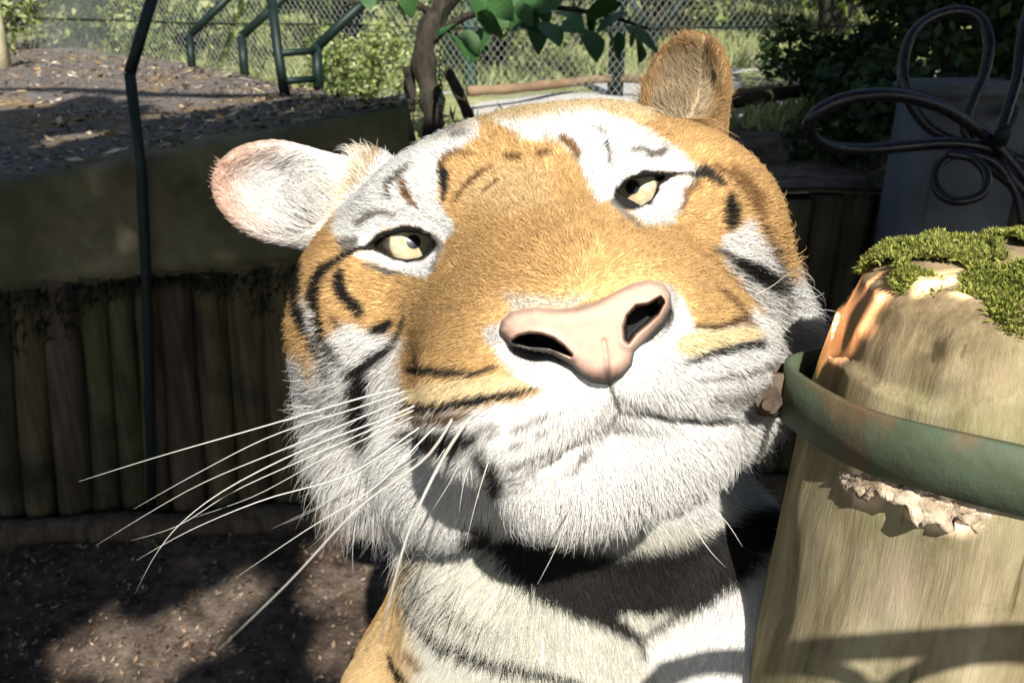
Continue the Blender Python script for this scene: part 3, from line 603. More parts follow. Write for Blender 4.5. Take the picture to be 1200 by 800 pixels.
# ---- iron bar and hoops added out of view, only to shade the foot of the post
M_IRON = noisy('black_iron', [(.3, (.012, .012, .012)), (.7, (.035, .033, .03))], scale=30, bump=.2, rough=.5, bdist=.002)
rb = post_hit(1040, 756) + SUN * .50
shadow_rail = empty('shadow_railing', (rb[0] + .8, rb[1], 0), label='added black iron bar with small hoops, out of view, shading the foot of the post', cat='railing')
dr = np.array([1., 0, 0])
def rp(x, z): return np.array([rb[0] + x, rb[1], rb[2] + z])
mesh('top_bar', *tube(np.array([rp(-.105, -.060), rp(-.100, -.035), rp(-.082, -.012)] + [rp(x, .003 * math.sin(x * 9)) for x in np.linspace(-.05, 1.6, 40)]), .0075, 10), M_IRON, shadow_rail)
for k_ in range(0, 18):
    a_ = np.linspace(0, 2 * math.pi, 25); o_ = rp(k_ * .085 - .045, -.041)
    mesh('hoop', *tube(o_ + .040 * np.cos(a_)[:, None] * dr + .033 * np.sin(a_)[:, None] * np.array([0, 0, 1]), .005, 8, False), M_IRON, shadow_rail)
mesh('bottom_bar', *tube(np.array([rp(-.105, -.082), rp(1.6, -.082)]), .0065, 8), M_IRON, shadow_rail)
for k_ in (.55, 1.55): mesh('upright', *tube(np.array([rp(k_, -rb[2] - .03), rp(k_, .02)]), .013, 10), M_IRON, shadow_rail)

# ================================================================== TIGER
# head frame (x to the picture's right, y towards the nose, z up), measured from the photograph
HR = np.array([[.95859, .03829, -.28219], [-.28312, .02136, -.95885], [.03068, -.99904, -.03131]])
HT = np.array([.01152, -.07724, .56420])
HA = (HR.T @ AX)                     # rows: head x, y, z axes in world
HO = CAM + HT @ AX                   # head origin (between the eyes) in world
def H(x, y, z): return HO + np.array([x, y, z]) @ HA
def toH(p): return (p - HO) @ HA.T

def e_sdf(p, c, r, ax=None):
    q = p - c
    if ax is not None: q = q @ ax.T
    r = np.asarray(r); k0 = np.linalg.norm(q / r, axis=1); k1 = np.linalg.norm(q / (r * r), axis=1) + 1e-9
    return k0 * (k0 - 1) / k1
def c_sdf(p, a, b, ra, rb):
    a = np.asarray(a); b = np.asarray(b); ab = b - a
    t = np.clip(((p - a) @ ab) / (ab @ ab), 0, 1)
    return np.linalg.norm(p - a - t[:, None] * ab, axis=1) - (ra + (rb - ra) * t)
def su(a, b, k):
    h = np.clip(.5 + .5 * (b - a) / k, 0, 1); return b + (a - b) * h - k * h * (1 - h)
def ss(a, b, k):                      # a minus b
    h = np.clip(.5 - .5 * (a + b) / k, 0, 1); return a + (-b - a) * h + k * h * (1 - h)

def poly_sd(u, v, poly, margin=40):
    """signed distance in pixels to a polygon (negative inside); far points get +margin"""
    poly = np.asarray(poly, float); out = np.full(len(u), float(margin))
    lo = poly.min(0) - margin; hi = poly.max(0) + margin
    m = np.where((u > lo[0]) & (u < hi[0]) & (v > lo[1]) & (v < hi[1]))[0]
    if not len(m): return out
    x = u[m]; y = v[m]; d = np.full(len(m), 1e9); s = np.ones(len(m))
    n = len(poly)
    for i in range(n):
        a = poly[i]; b = poly[i - 1]; e = b - a; wx = x - a[0]; wy = y - a[1]
        t = np.clip((wx * e[0] + wy * e[1]) / (e @ e + 1e-9), 0, 1)
        d = np.minimum(d, (wx - e[0] * t) ** 2 + (wy - e[1] * t) ** 2)
        c1 = y >= a[1]; c2 = y < b[1]; c3 = e[0] * wy > e[1] * wx
        s = np.where((c1 & c2 & c3) | (~c1 & ~c2 & ~c3), -s, s)
    out[m] = s * np.sqrt(d); return out
def line_sd(u, v, pts, wid, margin=30):
    """distance to a polyline minus its half width along it"""
    pts = np.asarray(pts, float); wid = np.asarray(wid, float) / 2
    if wid.ndim == 0: wid = np.full(len(pts), float(wid))
    out = np.full(len(u), float(margin)); lo = pts.min(0) - margin; hi = pts.max(0) + margin
    m = np.where((u > lo[0]) & (u < hi[0]) & (v > lo[1]) & (v < hi[1]))[0]
    if not len(m): return out
    x = u[m]; y = v[m]; d = np.full(len(m), float(margin))
    for i in range(len(pts) - 1):
        a = pts[i]; e = pts[i + 1] - a; wx = x - a[0]; wy = y - a[1]
        t = np.clip((wx * e[0] + wy * e[1]) / (e @ e + 1e-9), 0, 1)
        d = np.minimum(d, np.hypot(wx - e[0] * t, wy - e[1] * t) - (wid[i] + (wid[i + 1] - wid[i]) * t))
    out[m] = d; return out

EYE_L = [(428, 291), (440, 284), (455, 277), (472, 272.5), (490, 273), (503, 278), (511, 284), (513, 292), (506, 291), (500, 297), (490, 302), (476, 304), (460, 301), (448, 294), (438, 290)]
EYE_R = [(719, 237), (723, 225), (731, 215), (744, 209), (758, 207), (772, 206.5), (784, 206), (773, 213), (769, 224), (763, 234), (752, 241), (739, 243), (728, 242)]
ED = .549                              # depth of the lids

def head_sdf(p):
    q = toH(p); ax = np.abs(q[:, 0]); qs = np.c_[ax, q[:, 1:]]
    E_ = lambda c, r: e_sdf(qs, np.array(c), r)
    C_ = lambda a, b, ra, rb: c_sdf(qs, a, b, ra, rb)
    d = E_((0, -.105, -.004), (.150, .125, .098))                       # cranium
    d = su(d, E_((.112, -.06, -.030), (.069, .075, .070)), .04)         # cheek bones
    d = su(d, E_((.122, -.11, -.085), (.066, .055, .088)), .04)        # ruff mass
    d = su(d, E_((.088, -.035, -.142), (.052, .052, .052)), .03)         # jowls under the ruff
    d = su(d, E_((.052, -.022, .038), (.048, .040, .030)), .03)         # brows
    d = su(d, C_((0, -.03, .0), (0, .105, -.062), .066, .050), .035)    # bridge of the nose
    d = su(d, C_((.036, .02, -.055), (.046, .085, -.085), .054, .042), .05)   # sides of the muzzle
    d = su(d, E_((.043, .104, -.106), (.050, .048, .034)), .032)        # whisker pads
    d = su(d, C_((0, .070, -.142), (0, -.08, -.120), .036, .078), .03)  # lower jaw
    d = su(d, E_((0, .086, -.150), (.060, .044, .029)), .018)           # chin
    d = su(d, E_((.028, .098, -.146), (.034, .032, .024)), .018)
    return d
EARS = [  # centre pixel, depth, long axis pixel direction, half length, half width, facing offset
    ((332, 226), .670, (-58, -14), .054, .039, 0),
    ((803, 112), .672, (10, -58), .049, .034, 1)]
EAR_AX = []
for (c, d, ax_, hl, hw, s) in EARS:
    l = nrm(P(c[0] + ax_[0], c[1] + ax_[1], d) - P(*c, d))
    fw = nrm((-AX[2]) + (AX[0] * .18 if s == 0 else -AX[0] * .45))
    fw = nrm(fw - l * (l @ fw)); EAR_AX.append((P(*c, d), np.array([l, np.cross(fw, l), fw]), hl, hw))
def ear_sdf(p):
    out = None
    for (c, A, hl, hw) in EAR_AX:
        a = e_sdf(p, c, (hl, hw, .024), A)
        b = e_sdf(p, c + A[2] * .022 + A[0] * .002, (hl * .93, hw * .92, .030), A)
        e = ss(a, b, .006)
        # fleshy root joining the skull
        e = su(e, e_sdf(p, c - A[0] * hl * 1.25 - A[2] * .012, (.056, hw * 1.12, .034), A), .025)
        out = e if out is None else np.minimum(out, e)
    return out
def body_sdf(p):
    B = lambda u, v, d: P(u, v, d)
    n0 = H(0, -.15, -.07)
    d = c_sdf(p, n0, P(690, 770, .80), .125, .165)                                  # neck
    d = su(d, e_sdf(p, P(625, 790, .735), (.115, .12, .17)), .03)                    # left breast and shoulder
    d = su(d, e_sdf(p, P(845, 790, .745), (.105, .12, .17)), .03)                    # right breast
    X = lambda x, y, z: np.array([x, y, z])
    d = su(d, c_sdf(p, X(.07, .72, .72), X(.05, 1.02, .36), .20, .225), .08)         # trunk
    d = su(d, c_sdf(p, X(.05, 1.02, .36), X(.05, 1.16, .26), .225, .19), .06)
    for s in (-1, 1):
        cx = .06
        d = su(d, c_sdf(p, X(cx + s * .13, .62, .72), X(cx + s * .125, .62, .40), .095, .062), .04)   # upper foreleg
        d = su(d, c_sdf(p, X(cx + s * .125, .62, .40), X(cx + s * .115, .58, .07), .060, .044), .03)  # lower foreleg
        d = su(d, e_sdf(p, X(cx + s * .115, .545, .042), (.055, .08, .042)), .03)                     # paw
        d = su(d, c_sdf(p, X(cx + s * .15, 1.08, .28), X(cx + s * .19, .86, .27), .13, .085), .05)    # thigh
        d = su(d, c_sdf(p, X(cx + s * .19, .86, .27), X(cx + s * .18, 1.02, .07), .07, .05), .03)     # shank
        d = su(d, c_sdf(p, X(cx + s * .18, 1.02, .06), X(cx + s * .17, .80, .045), .042, .045), .02)  # hind paw
    t0 = [X(.05, 1.30, .16), X(.15, 1.45, .07), X(.35, 1.50, .05), X(.52, 1.42, .045)]
    for a, b in zip(t0[:-1], t0[1:]): d = su(d, c_sdf(p, a, b, .045, .04), .03)      # tail
    return np.maximum(d, -p[:, 2] + .004)
def tiger_sdf(p):
    out = body_sdf(p)
    m = np.where(np.linalg.norm(p - HO, axis=1) < .42)[0]
    if len(m):
        q = p[m]
        h = su(su(head_sdf(q), ear_sdf(q), .012), out[m], .03)
        u, v, z = proj(q)
        for poly, ed in ((EYE_L, ED), (EYE_R, ED + .004)):                          # openings of the lids
            k = np.where((np.abs(z - ed) < .06))[0]
            if len(k):
                s2 = poly_sd(u[k], v[k], poly, 60) * (ed / F)
                cut = np.maximum(s2, np.abs(z[k] - ed + .03) - .046)
                h[k] = ss(h[k], cut, .003)
        k = np.where(np.linalg.norm(q - NOSEC, axis=1) < .06)[0]                     # bed of the nose leather
        if len(k): h[k] = ss(h[k], e_sdf(q[k], NOSEC, (.031, .022, .0125), HA), .004)
        for c_ in NOSTR:
            k = np.where(np.linalg.norm(q - c_, axis=1) < .03)[0]
            if len(k): h[k] = ss(h[k], e_sdf(q[k], c_, (.016, .034, .012), HA), .003)
        for pts, r in MOUTH:                                                        # mouth and philtrum creases
            for a, b in zip(pts[:-1], pts[1:]):
                k = np.where(np.linalg.norm(q - (a + b) / 2, axis=1) < .05)[0]
                if len(k): h[k] = ss(h[k], c_sdf(q[k], a, b, r, r), .006)
        out[m] = h
    return out
NOSEC = P(688, 390, .412); NOSTR = [P(632, 397, .418), P(753, 374, .418)]
MOUTH = [([P(711, 440, .412), P(719, 462, .414), P(725, 483, .421)], .0030),
         ([P(725, 484, .421), P(760, 488, .424), P(800, 491, .430), P(840, 497, .440), P(872, 492, .458), P(893, 478, .48)], .0032),
         ([P(725, 484, .421), P(706, 505, .424), P(680, 521, .426), P(640, 534, .432), P(598, 545, .444), P(560, 548, .462), P(530, 540, .485)], .0034)]

# ---- polygonise (surface nets on a sparse grid), then refine the head
def surface_nets(f, lo, hi, h):
    n = np.ceil((hi - lo) / h / 4).astype(int) * 4 + 1
    cg = [lo[i] + h * 4 * np.arange((n[i] - 1) // 4) + h * 2 for i in range(3)]
    G = np.stack(np.meshgrid(*cg, indexing='ij'), -1).reshape(-1, 3)
    cdist = f(G).reshape([len(c) for c in cg])
    fine = np.kron(cdist, np.ones((4, 4, 4), np.float32))
    D = np.ones(n, np.float32); D[:-1, :-1, :-1] = fine
    act = np.zeros(n, bool); act[:-1, :-1, :-1] = np.abs(fine) < h * 9
    idx = np.argwhere(act)
    D[act] = f(lo + idx * h)
    s = D < 0
    c = [s[a:n[0] - 1 + a, b:n[1] - 1 + b, e:n[2] - 1 + e] for a in (0, 1) for b in (0, 1) for e in (0, 1)]
    sm = sum(x.astype(np.int8) for x in c); cell = (sm > 0) & (sm < 8)
    vid = -np.ones(cell.shape, np.int64); ci = np.argwhere(cell); vid[cell] = np.arange(len(ci))
    V = np.zeros((len(ci), 3)); W = np.zeros(len(ci))
    corners = [(a, b, e) for a in (0, 1) for b in (0, 1) for e in (0, 1)]
    for i in range(8):
        for j in range(i + 1, 8):
            A, B = np.array(corners[i]), np.array(corners[j])
            if np.abs(A - B).sum() != 1: continue
            da = D[tuple((ci + A).T)]; db = D[tuple((ci + B).T)]; k = (da < 0) != (db < 0)
            t = (da[k] / (da[k] - db[k]))[:, None]
            V[k] += (ci[k] + A) + t * (B - A); W[k] += 1
    V = lo + h * V / W[:, None]
    Q = []
    for ax in range(3):
        a1, a2 = (ax + 1) % 3, (ax + 2) % 3
        sl0 = [slice(None)] * 3; sl1 = [slice(None)] * 3; sl0[ax] = slice(0, -1); sl1[ax] = slice(1, None)
        e = s[tuple(sl0)] != s[tuple(sl1)]
        ei = np.argwhere(e); ei = ei[(ei[:, a1] > 0) & (ei[:, a2] > 0) & (ei[:, a1] < n[a1] - 1) & (ei[:, a2] < n[a2] - 1)]
        o1 = np.zeros(3, int); o1[a1] = 1; o2 = np.zeros(3, int); o2[a2] = 1
        q = np.stack([vid[tuple((ei - o1 - o2).T)], vid[tuple((ei - o2).T)], vid[tuple(ei.T)], vid[tuple((ei - o1).T)]], 1)
        fl = s[tuple(ei.T)]; q[~fl] = q[~fl][:, ::-1]; Q.append(q)
    return V, np.concatenate(Q)
def gradient(f, p, e=.0008):
    k = np.array([[1, -1, -1], [-1, -1, 1], [-1, 1, -1], [1, 1, 1.]])
    return nrm(sum(kk * f(p + kk * e)[:, None] for kk in k))
def project(f, V, it=2, lim=.003):
    for _ in range(it):
        d = f(V); V = V - gradient(f, V) * np.clip(d, -lim, lim)[:, None]
    return V
def subdivide(V, Q, mask):
    """4-to-1 split of the masked quads (as triangles fans at the seam); returns V, quads, tris"""
    bm = bmesh.new()
    return V, Q

lo = np.array([-.36, .22, -.02]); hi = np.array([.62, 1.60, 1.56])
TV, TQ = surface_nets(tiger_sdf, lo, hi, .005)
me = bpy.data.meshes.new('body'); me.from_pydata(TV.tolist(), [], TQ.tolist())
bm = bmesh.new(); bm.from_mesh(me)
# keep only the connected outer shell
bm.verts.ensure_lookup_table()
seen = np.zeros(len(bm.verts), int); comp = 0; best = (0, 0)
for v0 in bm.verts:
    if seen[v0.index]: continue
    comp += 1; st = [v0]; seen[v0.index] = comp; cnt = 0
    while st:
        x = st.pop(); cnt += 1
        for e in x.link_edges:
            y = e.other_vert(x)
            if not seen[y.index]: seen[y.index] = comp; st.append(y)
    best = max(best, (cnt, comp))
bmesh.ops.delete(bm, geom=[v for v in bm.verts if seen[v.index] != best[1]], context='VERTS')
def refine(bm, cond):
    es = [e for e in bm.edges if cond((e.verts[0].co + e.verts[1].co) * .5)]
    bmesh.ops.subdivide_edges(bm, edges=es, cuts=1, use_grid_fill=True)
    bmesh.ops.triangulate(bm, faces=[f for f in bm.faces if len(f.verts) > 4])
HOv = Vector(HO); HF = Vector(HA[1])
refine(bm, lambda c: (c - HOv).length < .27 and (c - HOv).dot(HF) > -.16)
eyeLv, eyeRv, mid = Vector(P(475, 288, ED)), Vector(P(748, 223, ED)), Vector(P(715, 480, .42))
refine(bm, lambda c: (c - eyeLv).length < .04 or (c - eyeRv).length < .035 or (c - mid).length < .07)
refine(bm, lambda c: (c - eyeLv).length < .028 or (c - eyeRv).length < .026)
bm.verts.index_update()
V = np.array([v.co[:] for v in bm.verts]); V = project(tiger_sdf, V, 2)
for v, c in zip(bm.verts, V): v.co = c
bmesh.ops.triangulate(bm, faces=bm.faces[:])
bm.normal_update(); bm.to_mesh(me); bm.free()
nv = len(me.vertices); BV = np.zeros(nv * 3); me.vertices.foreach_get('co', BV); BV = BV.reshape(-1, 3)
BT = np.zeros(len(me.polygons) * 3, np.int32); me.polygons.foreach_get('vertices', BT); BT = BT.reshape(-1, 3)
me.polygons.foreach_set('use_smooth', [True] * len(me.polygons))
BN = gradient(tiger_sdf, BV)

# ---- coat pattern
WHITE = np.array([.67, .655, .625]); ORANGE = np.array([.52, .335, .145]); DARK = np.array([.012, .0105, .0095]); CREAM = np.array([.70, .56, .33])
GREY = np.array([.20, .18, .16]); BROWN = np.array([.16, .085, .035]); PINK = np.array([.58, .40, .31]); TAN = np.array([.36, .28, .175])
WHITES = [
    ([(390, 268), (398, 232), (425, 196), (455, 172), (520, 150), (560, 140), (560, 158), (535, 176), (515, 190), (511, 235), (528, 258), (533, 270), (520, 284), (505, 274), (480, 264), (450, 268), (425, 290), (402, 290)], WHITE, 5),
    ([(330, 165), (375, 165), (460, 142), (430, 190), (400, 225), (385, 262), (350, 262), (325, 240)], WHITE * .55 + CREAM * .45, 12),
    ([(412, 300), (436, 292), (462, 303), (490, 305), (510, 290), (513, 305), (502, 328), (480, 322), (450, 314), (425, 305)], WHITE, 3),
    ([(575, 140), (640, 132), (690, 122), (740, 140), (790, 172), (820, 198), (805, 206), (770, 200), (735, 208), (716, 232), (700, 237), (688, 215), (672, 180), (655, 165), (610, 160)], WHITE, 5),
    ([(768, 208), (814, 207), (805, 232), (790, 262), (760, 264), (738, 248), (765, 236)], WHITE, 4),
    ([(384, 398), (398, 378), (432, 386), (458, 394), (472, 398), (464, 430), (474, 470), (468, 500), (500, 520), (560, 520), (600, 660), (440, 660), (370, 600), (330, 500), (335, 420), (352, 415), (368, 440)], WHITE, 8),
    ([(572, 398), (610, 402), (660, 412), (690, 438), (722, 440), (745, 405), (785, 345), (800, 350), (814, 386), (872, 376), (888, 358), (850, 305), (846, 278), (862, 272), (880, 255), (896, 280), (915, 320), (975, 330), (985, 430), (965, 500), (940, 560), (915, 640), (560, 660), (520, 570), (466, 500), (480, 486), (545, 482), (640, 462), (608, 446), (585, 420)], WHITE, 6),
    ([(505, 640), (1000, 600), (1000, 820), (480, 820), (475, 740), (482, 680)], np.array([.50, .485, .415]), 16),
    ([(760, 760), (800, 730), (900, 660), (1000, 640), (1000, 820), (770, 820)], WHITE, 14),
    ([(470, 452), (520, 448), (580, 440), (625, 450), (560, 470), (480, 476)], CREAM, 6),
    ([(808, 388), (880, 378), (895, 396), (850, 408), (800, 420), (790, 400)], CREAM, 6),
    ([(355, 345), (368, 380), (382, 420), (398, 450), (378, 450), (366, 410), (352, 370)], WHITE * .9, 5),
    ([(440, 165), (520, 130), (620, 108), (700, 104), (790, 110), (760, 140), (690, 124), (640, 133), (560, 142), (470, 168)], CREAM * .6 + TAN * .4, 12),
    ([(540, 205), (585, 190), (640, 200), (650, 235), (600, 250), (545, 240)], ORANGE * .6 + CREAM * .4, 20),
    ([(590, 345), (620, 346), (660, 350), (690, 345), (672, 364), (625, 362), (600, 368)], GREY * .35 + WHITE * .25 + TAN * .45, 9),
    ([(770, 330), (788, 338), (796, 350), (790, 372), (765, 395), (742, 412), (735, 400), (772, 372)], GREY * .4 + WHITE * .3, 5),
    ([(590, 405), (620, 400), (660, 415), (690, 440), (682, 443), (650, 424), (600, 412)], GREY, 5),
    ([(565, 385), (588, 378), (596, 396), (580, 404), (566, 398)], GREY * .5 + WHITE * .4, 5),
]
STRIPES_AND_SHADE = [
    ([(478, 158), (458, 166), (442, 176), (428, 188), (418, 202), (410, 220)], [4, 6, 7, 6, 5, 3], TAN, 3),
    ([(480, 193), (466, 205), (452, 216), (453, 226), (457, 235)], [4, 8, 8, 5, 3], GREY * .7, 2),
    ([(470, 213), (474, 224), (480, 236), (490, 246)], [8, 10, 8, 3], BROWN, 2),
    ([(418, 262), (428, 252), (442, 247), (462, 253)], [8, 10, 8, 3], GREY, 3),
    ([(517, 192), (519, 205), (520, 218), (517, 236)], [8, 13, 11, 5], DARK * 1.6, 2.5),
    ([(518, 192), (524, 182), (534, 177), (553, 180)], [7, 8, 7, 3], BROWN, 4),
    ([(543, 222), (552, 209), (563, 199), (578, 194)], [4, 6, 6, 3], BROWN, 3), ([(566, 225), (581, 210)], [4, 5], BROWN, 3),
    ([(533, 237), (540, 226)], [4, 5], BROWN, 3), ([(594, 184), (606, 183)], [9, 9], BROWN, 4), ([(632, 180), (642, 178)], [8, 7], BROWN, 4),
    ([(530, 158), (545, 155)], [10, 8], GREY, 7), ([(505, 162), (516, 158)], [6, 4], GREY * 1.4, 5), ([(640, 160), (652, 168)], [6, 5], TAN, 4),
    ([(660, 160), (670, 168), (676, 178), (677, 188)], [9, 12, 10, 4], BROWN, 3),
    ([(690, 146), (710, 154)], [4, 4], GREY, 2), ([(712, 165), (714, 178), (716, 190)], [5, 6, 2], GREY * .7, 2),
    ([(741, 176), (752, 174), (765, 181), (780, 177)], [6, 4, 8, 9], GREY * .7, 2.5),
    ([(816, 206), (824, 200), (836, 206), (850, 216)], [10, 16, 12, 6], DARK * 2, 3), ([(784, 206), (800, 204), (818, 205)], [7, 4, 6], DARK * 2, 2),
    ([(808, 224), (804, 234), (797, 246)], [7, 6, 3], BROWN, 3), ([(818, 216), (806, 224)], [10, 8], BROWN, 4),
    ([(858, 232), (860, 246), (858, 264)], [14, 22, 14], DARK, 4),
    ([(840, 194), (858, 205), (872, 220), (889, 246), (900, 270), (907, 307)], [9, 9, 8, 7, 6, 4], BROWN, 3),
    ([(860, 196), (876, 210), (888, 228), (897, 250)], [8, 12, 12, 5], BROWN * 1.2, 4),
    ([(840, 292), (852, 296), (864, 305)], [6, 8, 8], GREY * .6, 3), ([(866, 308), (884, 316), (908, 328)], [14, 22, 14], DARK, 4),
    ([(906, 285), (912, 345), (910, 404), (905, 440)], [4, 5, 7, 5], GREY * .6, 3),
    ([(845, 340), (872, 362), (878, 380)], [5, 6, 8], BROWN, 4),
    ([(816, 383), (840, 383), (870, 374)], [5, 8, 9], BROWN * .6, 3),
    ([(803, 426), (820, 420), (841, 413), (866, 407), (892, 402)], [3, 8, 10, 10, 9], DARK * 2, 3),
    ([(822, 447), (850, 443), (875, 438), (900, 428)], [3, 5, 6, 7], GREY, 3),
    ([(840, 470), (870, 465), (895, 455)], [8, 12, 12], GREY * 1.5, 8),
    # picture-left cheek
    ([(352, 312), (347, 325), (345, 348), (352, 373), (366, 400), (380, 427), (386, 446)], [9, 12, 12, 11, 8, 6, 4], DARK, 2.5),
    ([(424, 290), (408, 296), (394, 304), (376, 318), (366, 341), (370, 370), (380, 402), (396, 424), (412, 438)], [6, 10, 10, 14, 15, 12, 9, 7, 7], DARK, 2.5),
    ([(416, 283), (402, 288)], [12, 14], GREY * .7, 4),
    ([(396, 322), (397, 338), (403, 348), (412, 357), (420, 367)], [12, 16, 16, 18, 12], DARK, 3),
    ([(387, 368), (392, 376), (397, 384)], [5, 7, 5], BROWN, 3), ([(434, 387), (446, 384), (457, 378)], [10, 15, 9], DARK, 3),
    ([(430, 312), (450, 318), (468, 322)], [4, 7, 3], GREY * .7, 2),
    ([(474, 370), (468, 385), (460, 400), (450, 414), (430, 424), (418, 440)], [5, 6, 7, 12, 13, 14], DARK * 1.6, 4),
    ([(416, 438), (418, 455), (420, 472), (428, 492), (440, 512)], [20, 24, 22, 20, 12], DARK, 4),
    ([(477, 432), (495, 434), (515, 438), (545, 439), (580, 431)], [9, 11, 9, 9, 4], DARK * 2, 3.5),
    ([(468, 470), (490, 478), (515, 479), (549, 472), (591, 463), (630, 456)], [7, 11, 12, 12, 9, 4], DARK * 1.5, 3),
    ([(470, 490), (500, 494), (525, 492), (548, 486)], [9, 12, 12, 5], BROWN * .7, 4),
    ([(472, 512), (500, 515), (530, 520), (555, 515)], [14, 22, 26, 14], DARK * 1.5, 7),
    ([(560, 535), (575, 552), (580, 575)], [16, 22, 14], DARK * 2, 8),  # mouth corner shadow painted into the coat, with the stroke above
    ([(598, 505), (612, 500), (630, 490)], [7, 8, 5], GREY, 5), ([(560, 505), (580, 500)], [8, 6], GREY, 5), ([(570, 516), (584, 508)], [5, 4], GREY, 4),
    ([(633, 492), (640, 488)], [4, 4], GREY * .7, 2), ([(655, 484), (660, 482)], [3, 3], GREY * .7, 2), ([(628, 512), (640, 506)], [5, 4], GREY, 3),
    ([(600, 524), (612, 518)], [5, 4], GREY, 3), ([(680, 540), (690, 532)], [7, 7], GREY, 4), ([(668, 556), (676, 552)], [6, 6], GREY, 4),
    ([(711, 440), (719, 462), (725, 483)], [7, 5, 6], GREY * .5, 2.5),
    ([(725, 484), (760, 488), (800, 491), (840, 497), (872, 492), (895, 478)], [7, 6, 5, 6, 8, 8], GREY * .6, 3),
    ([(725, 484), (706, 505), (680, 521), (640, 534), (598, 545)], [6, 5, 5, 5, 6], GREY, 3),
    # throat and breast stripes; the last two wide strokes paint in the chin's shadow
    ([(491, 640), (491, 655), (494, 677), (515, 709), (559, 738), (585, 748)], [5, 6, 8, 9, 6, 3], DARK * 1.5, 3),
    ([(477, 665), (478, 690), (489, 719), (517, 752), (563, 775), (610, 786), (680, 802)], [6, 8, 12, 15, 13, 11, 8], DARK, 3),
    ([(456, 768), (460, 782), (475, 802)], [6, 9, 10], DARK, 3), ([(480, 768), (490, 782)], [9, 9], BROWN, 7),
    ([(545, 622), (587, 655), (624, 683), (680, 708), (717, 728), (750, 752), (758, 772)], [14, 24, 32, 36, 24, 9, 4], DARK * 1.5, 6),
    ([(757, 748), (787, 726), (820, 706), (867, 668), (895, 632)], [5, 8, 14, 30, 36], DARK * 1.5, 6),
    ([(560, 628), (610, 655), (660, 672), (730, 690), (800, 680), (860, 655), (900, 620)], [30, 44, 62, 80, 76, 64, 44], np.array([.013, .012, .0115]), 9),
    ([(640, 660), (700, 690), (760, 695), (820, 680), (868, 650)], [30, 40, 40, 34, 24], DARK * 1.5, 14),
]
def coat(p, n, jitter=0.):
    """colour of the coat at surface points: front of the head and breast from the traced pattern, elsewhere procedural"""
    u, v, z = proj(p); q = toH(p)
    if jitter: u = u + rng.randn(len(u)) * jitter; v = v + rng.randn(len(u)) * jitter
    wob = fbm(p, 90, 2, 3); u = u + wob * 2.2; v = v + fbm(p, 90, 2, 9) * 2.2
    # everywhere: orange above, white below, black bands round the trunk
    up = n[:, 2]; c = ORANGE * np.ones((len(p), 1))
    low = np.clip((.0 - up) * 2.2 + .2, 0, 1)[:, None]; c = c * (1 - low) + WHITE * low
    band = np.sin(p[:, 1] * 52 + p[:, 2] * 30 + fbm(p, 7, 2, 5) * 3.2); k = np.clip((band - .62 + .25 * fbm(p, 14, 2, 1)) * 6, 0, 1)[:, None]
    c = c * (1 - k) + DARK * k
    d = c.copy() * 0 + ORANGE * (1 + .12 * fbm(p, 25, 2, 2)[:, None])
    def mix(sd, colr, soft):
        nonlocal d
        a = np.clip(.5 - sd / (2 * soft), 0, 1); a = (a * a * (3 - 2 * a))[:, None]; d = d * (1 - a) + colr * a
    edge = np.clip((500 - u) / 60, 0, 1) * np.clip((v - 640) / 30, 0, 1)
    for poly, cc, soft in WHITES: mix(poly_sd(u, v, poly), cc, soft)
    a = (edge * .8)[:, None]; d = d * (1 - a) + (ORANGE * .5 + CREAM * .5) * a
    for pts, wd, cc, soft in STRIPES_AND_SHADE: mix(line_sd(u, v, pts, wd), cc, soft)
    for poly, sgn in ((EYE_L, 1), (EYE_R, -1)):
        s2 = poly_sd(u, v, poly); mix(s2 - 3.2, DARK * 1.5, 1.5)
    mix(line_sd(u, v, [(426, 291), (445, 279), (470, 269), (492, 270), (512, 280)], [6, 13, 11, 7, 6]), DARK, 2)
    mix(line_sd(u, v, [(508, 278), (516, 288), (512, 300), (505, 318)], [6, 9, 6, 3]), GREY, 3)
    mix(line_sd(u, v, [(722, 228), (735, 212), (755, 204), (790, 205)], [5, 7, 12, 7]), DARK, 2)
    mix(line_sd(u, v, [(718, 236), (728, 246), (740, 256), (752, 266)], [6, 7, 6, 3]), GREY, 4)
    # ears
    for i, (cc, A, hl, hw) in enumerate(EAR_AX):
        l = (p - cc) @ A.T; e = np.hypot(l[:, 0] / hl, l[:, 1] / hw); near = (l[:, 0] > -hl * .8) & (e < 1.25) & (np.abs(l[:, 2]) < .05)
        if i == 0:
            rim = np.clip((e - .55) * 3, 0, 1) * np.clip(l[:, 0] / hl + .3, 0, 1); ce = (WHITE * (1 - rim[:, None]) + PINK * rim[:, None])
            b = np.clip(-(l[:, 0] / hl) - .2, 0, 1)[:, None] * .4; ce = ce * (1 - b) + CREAM * b
        else:
            rim = np.clip((e - .72) * 4, 0, 1)[:, None]; ce = TAN * .9 * (1 - rim) + (ORANGE * .35 + BROWN * .65) * rim  # this ear's shade is painted in: tan with a darker rim
        back = (n @ A[2] < -.2)[:, None]; ce = np.where(back, DARK * 2, ce)
        d = np.where(near[:, None], ce, d)
    fr = np.clip((n @ -AX[2]) * 3 + .9, 0, 1) * ((z < .80) & (p[:, 2] > .72))
    fr = np.where(np.linalg.norm(p - HO, axis=1) < .33, np.maximum(fr, np.clip((q[:, 1] + .20) * 20, 0, 1) * (v < 650)), fr)
    return d * fr[:, None] + c * (1 - fr[:, None])
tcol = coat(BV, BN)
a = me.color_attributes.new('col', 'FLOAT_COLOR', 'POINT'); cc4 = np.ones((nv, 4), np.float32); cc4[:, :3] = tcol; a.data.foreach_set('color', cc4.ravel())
M_COAT = attr_mat('tiger_coat_skin', .8, .1); M_FUR = attr_mat('tiger_fur', .55, .18, translucent=.18)
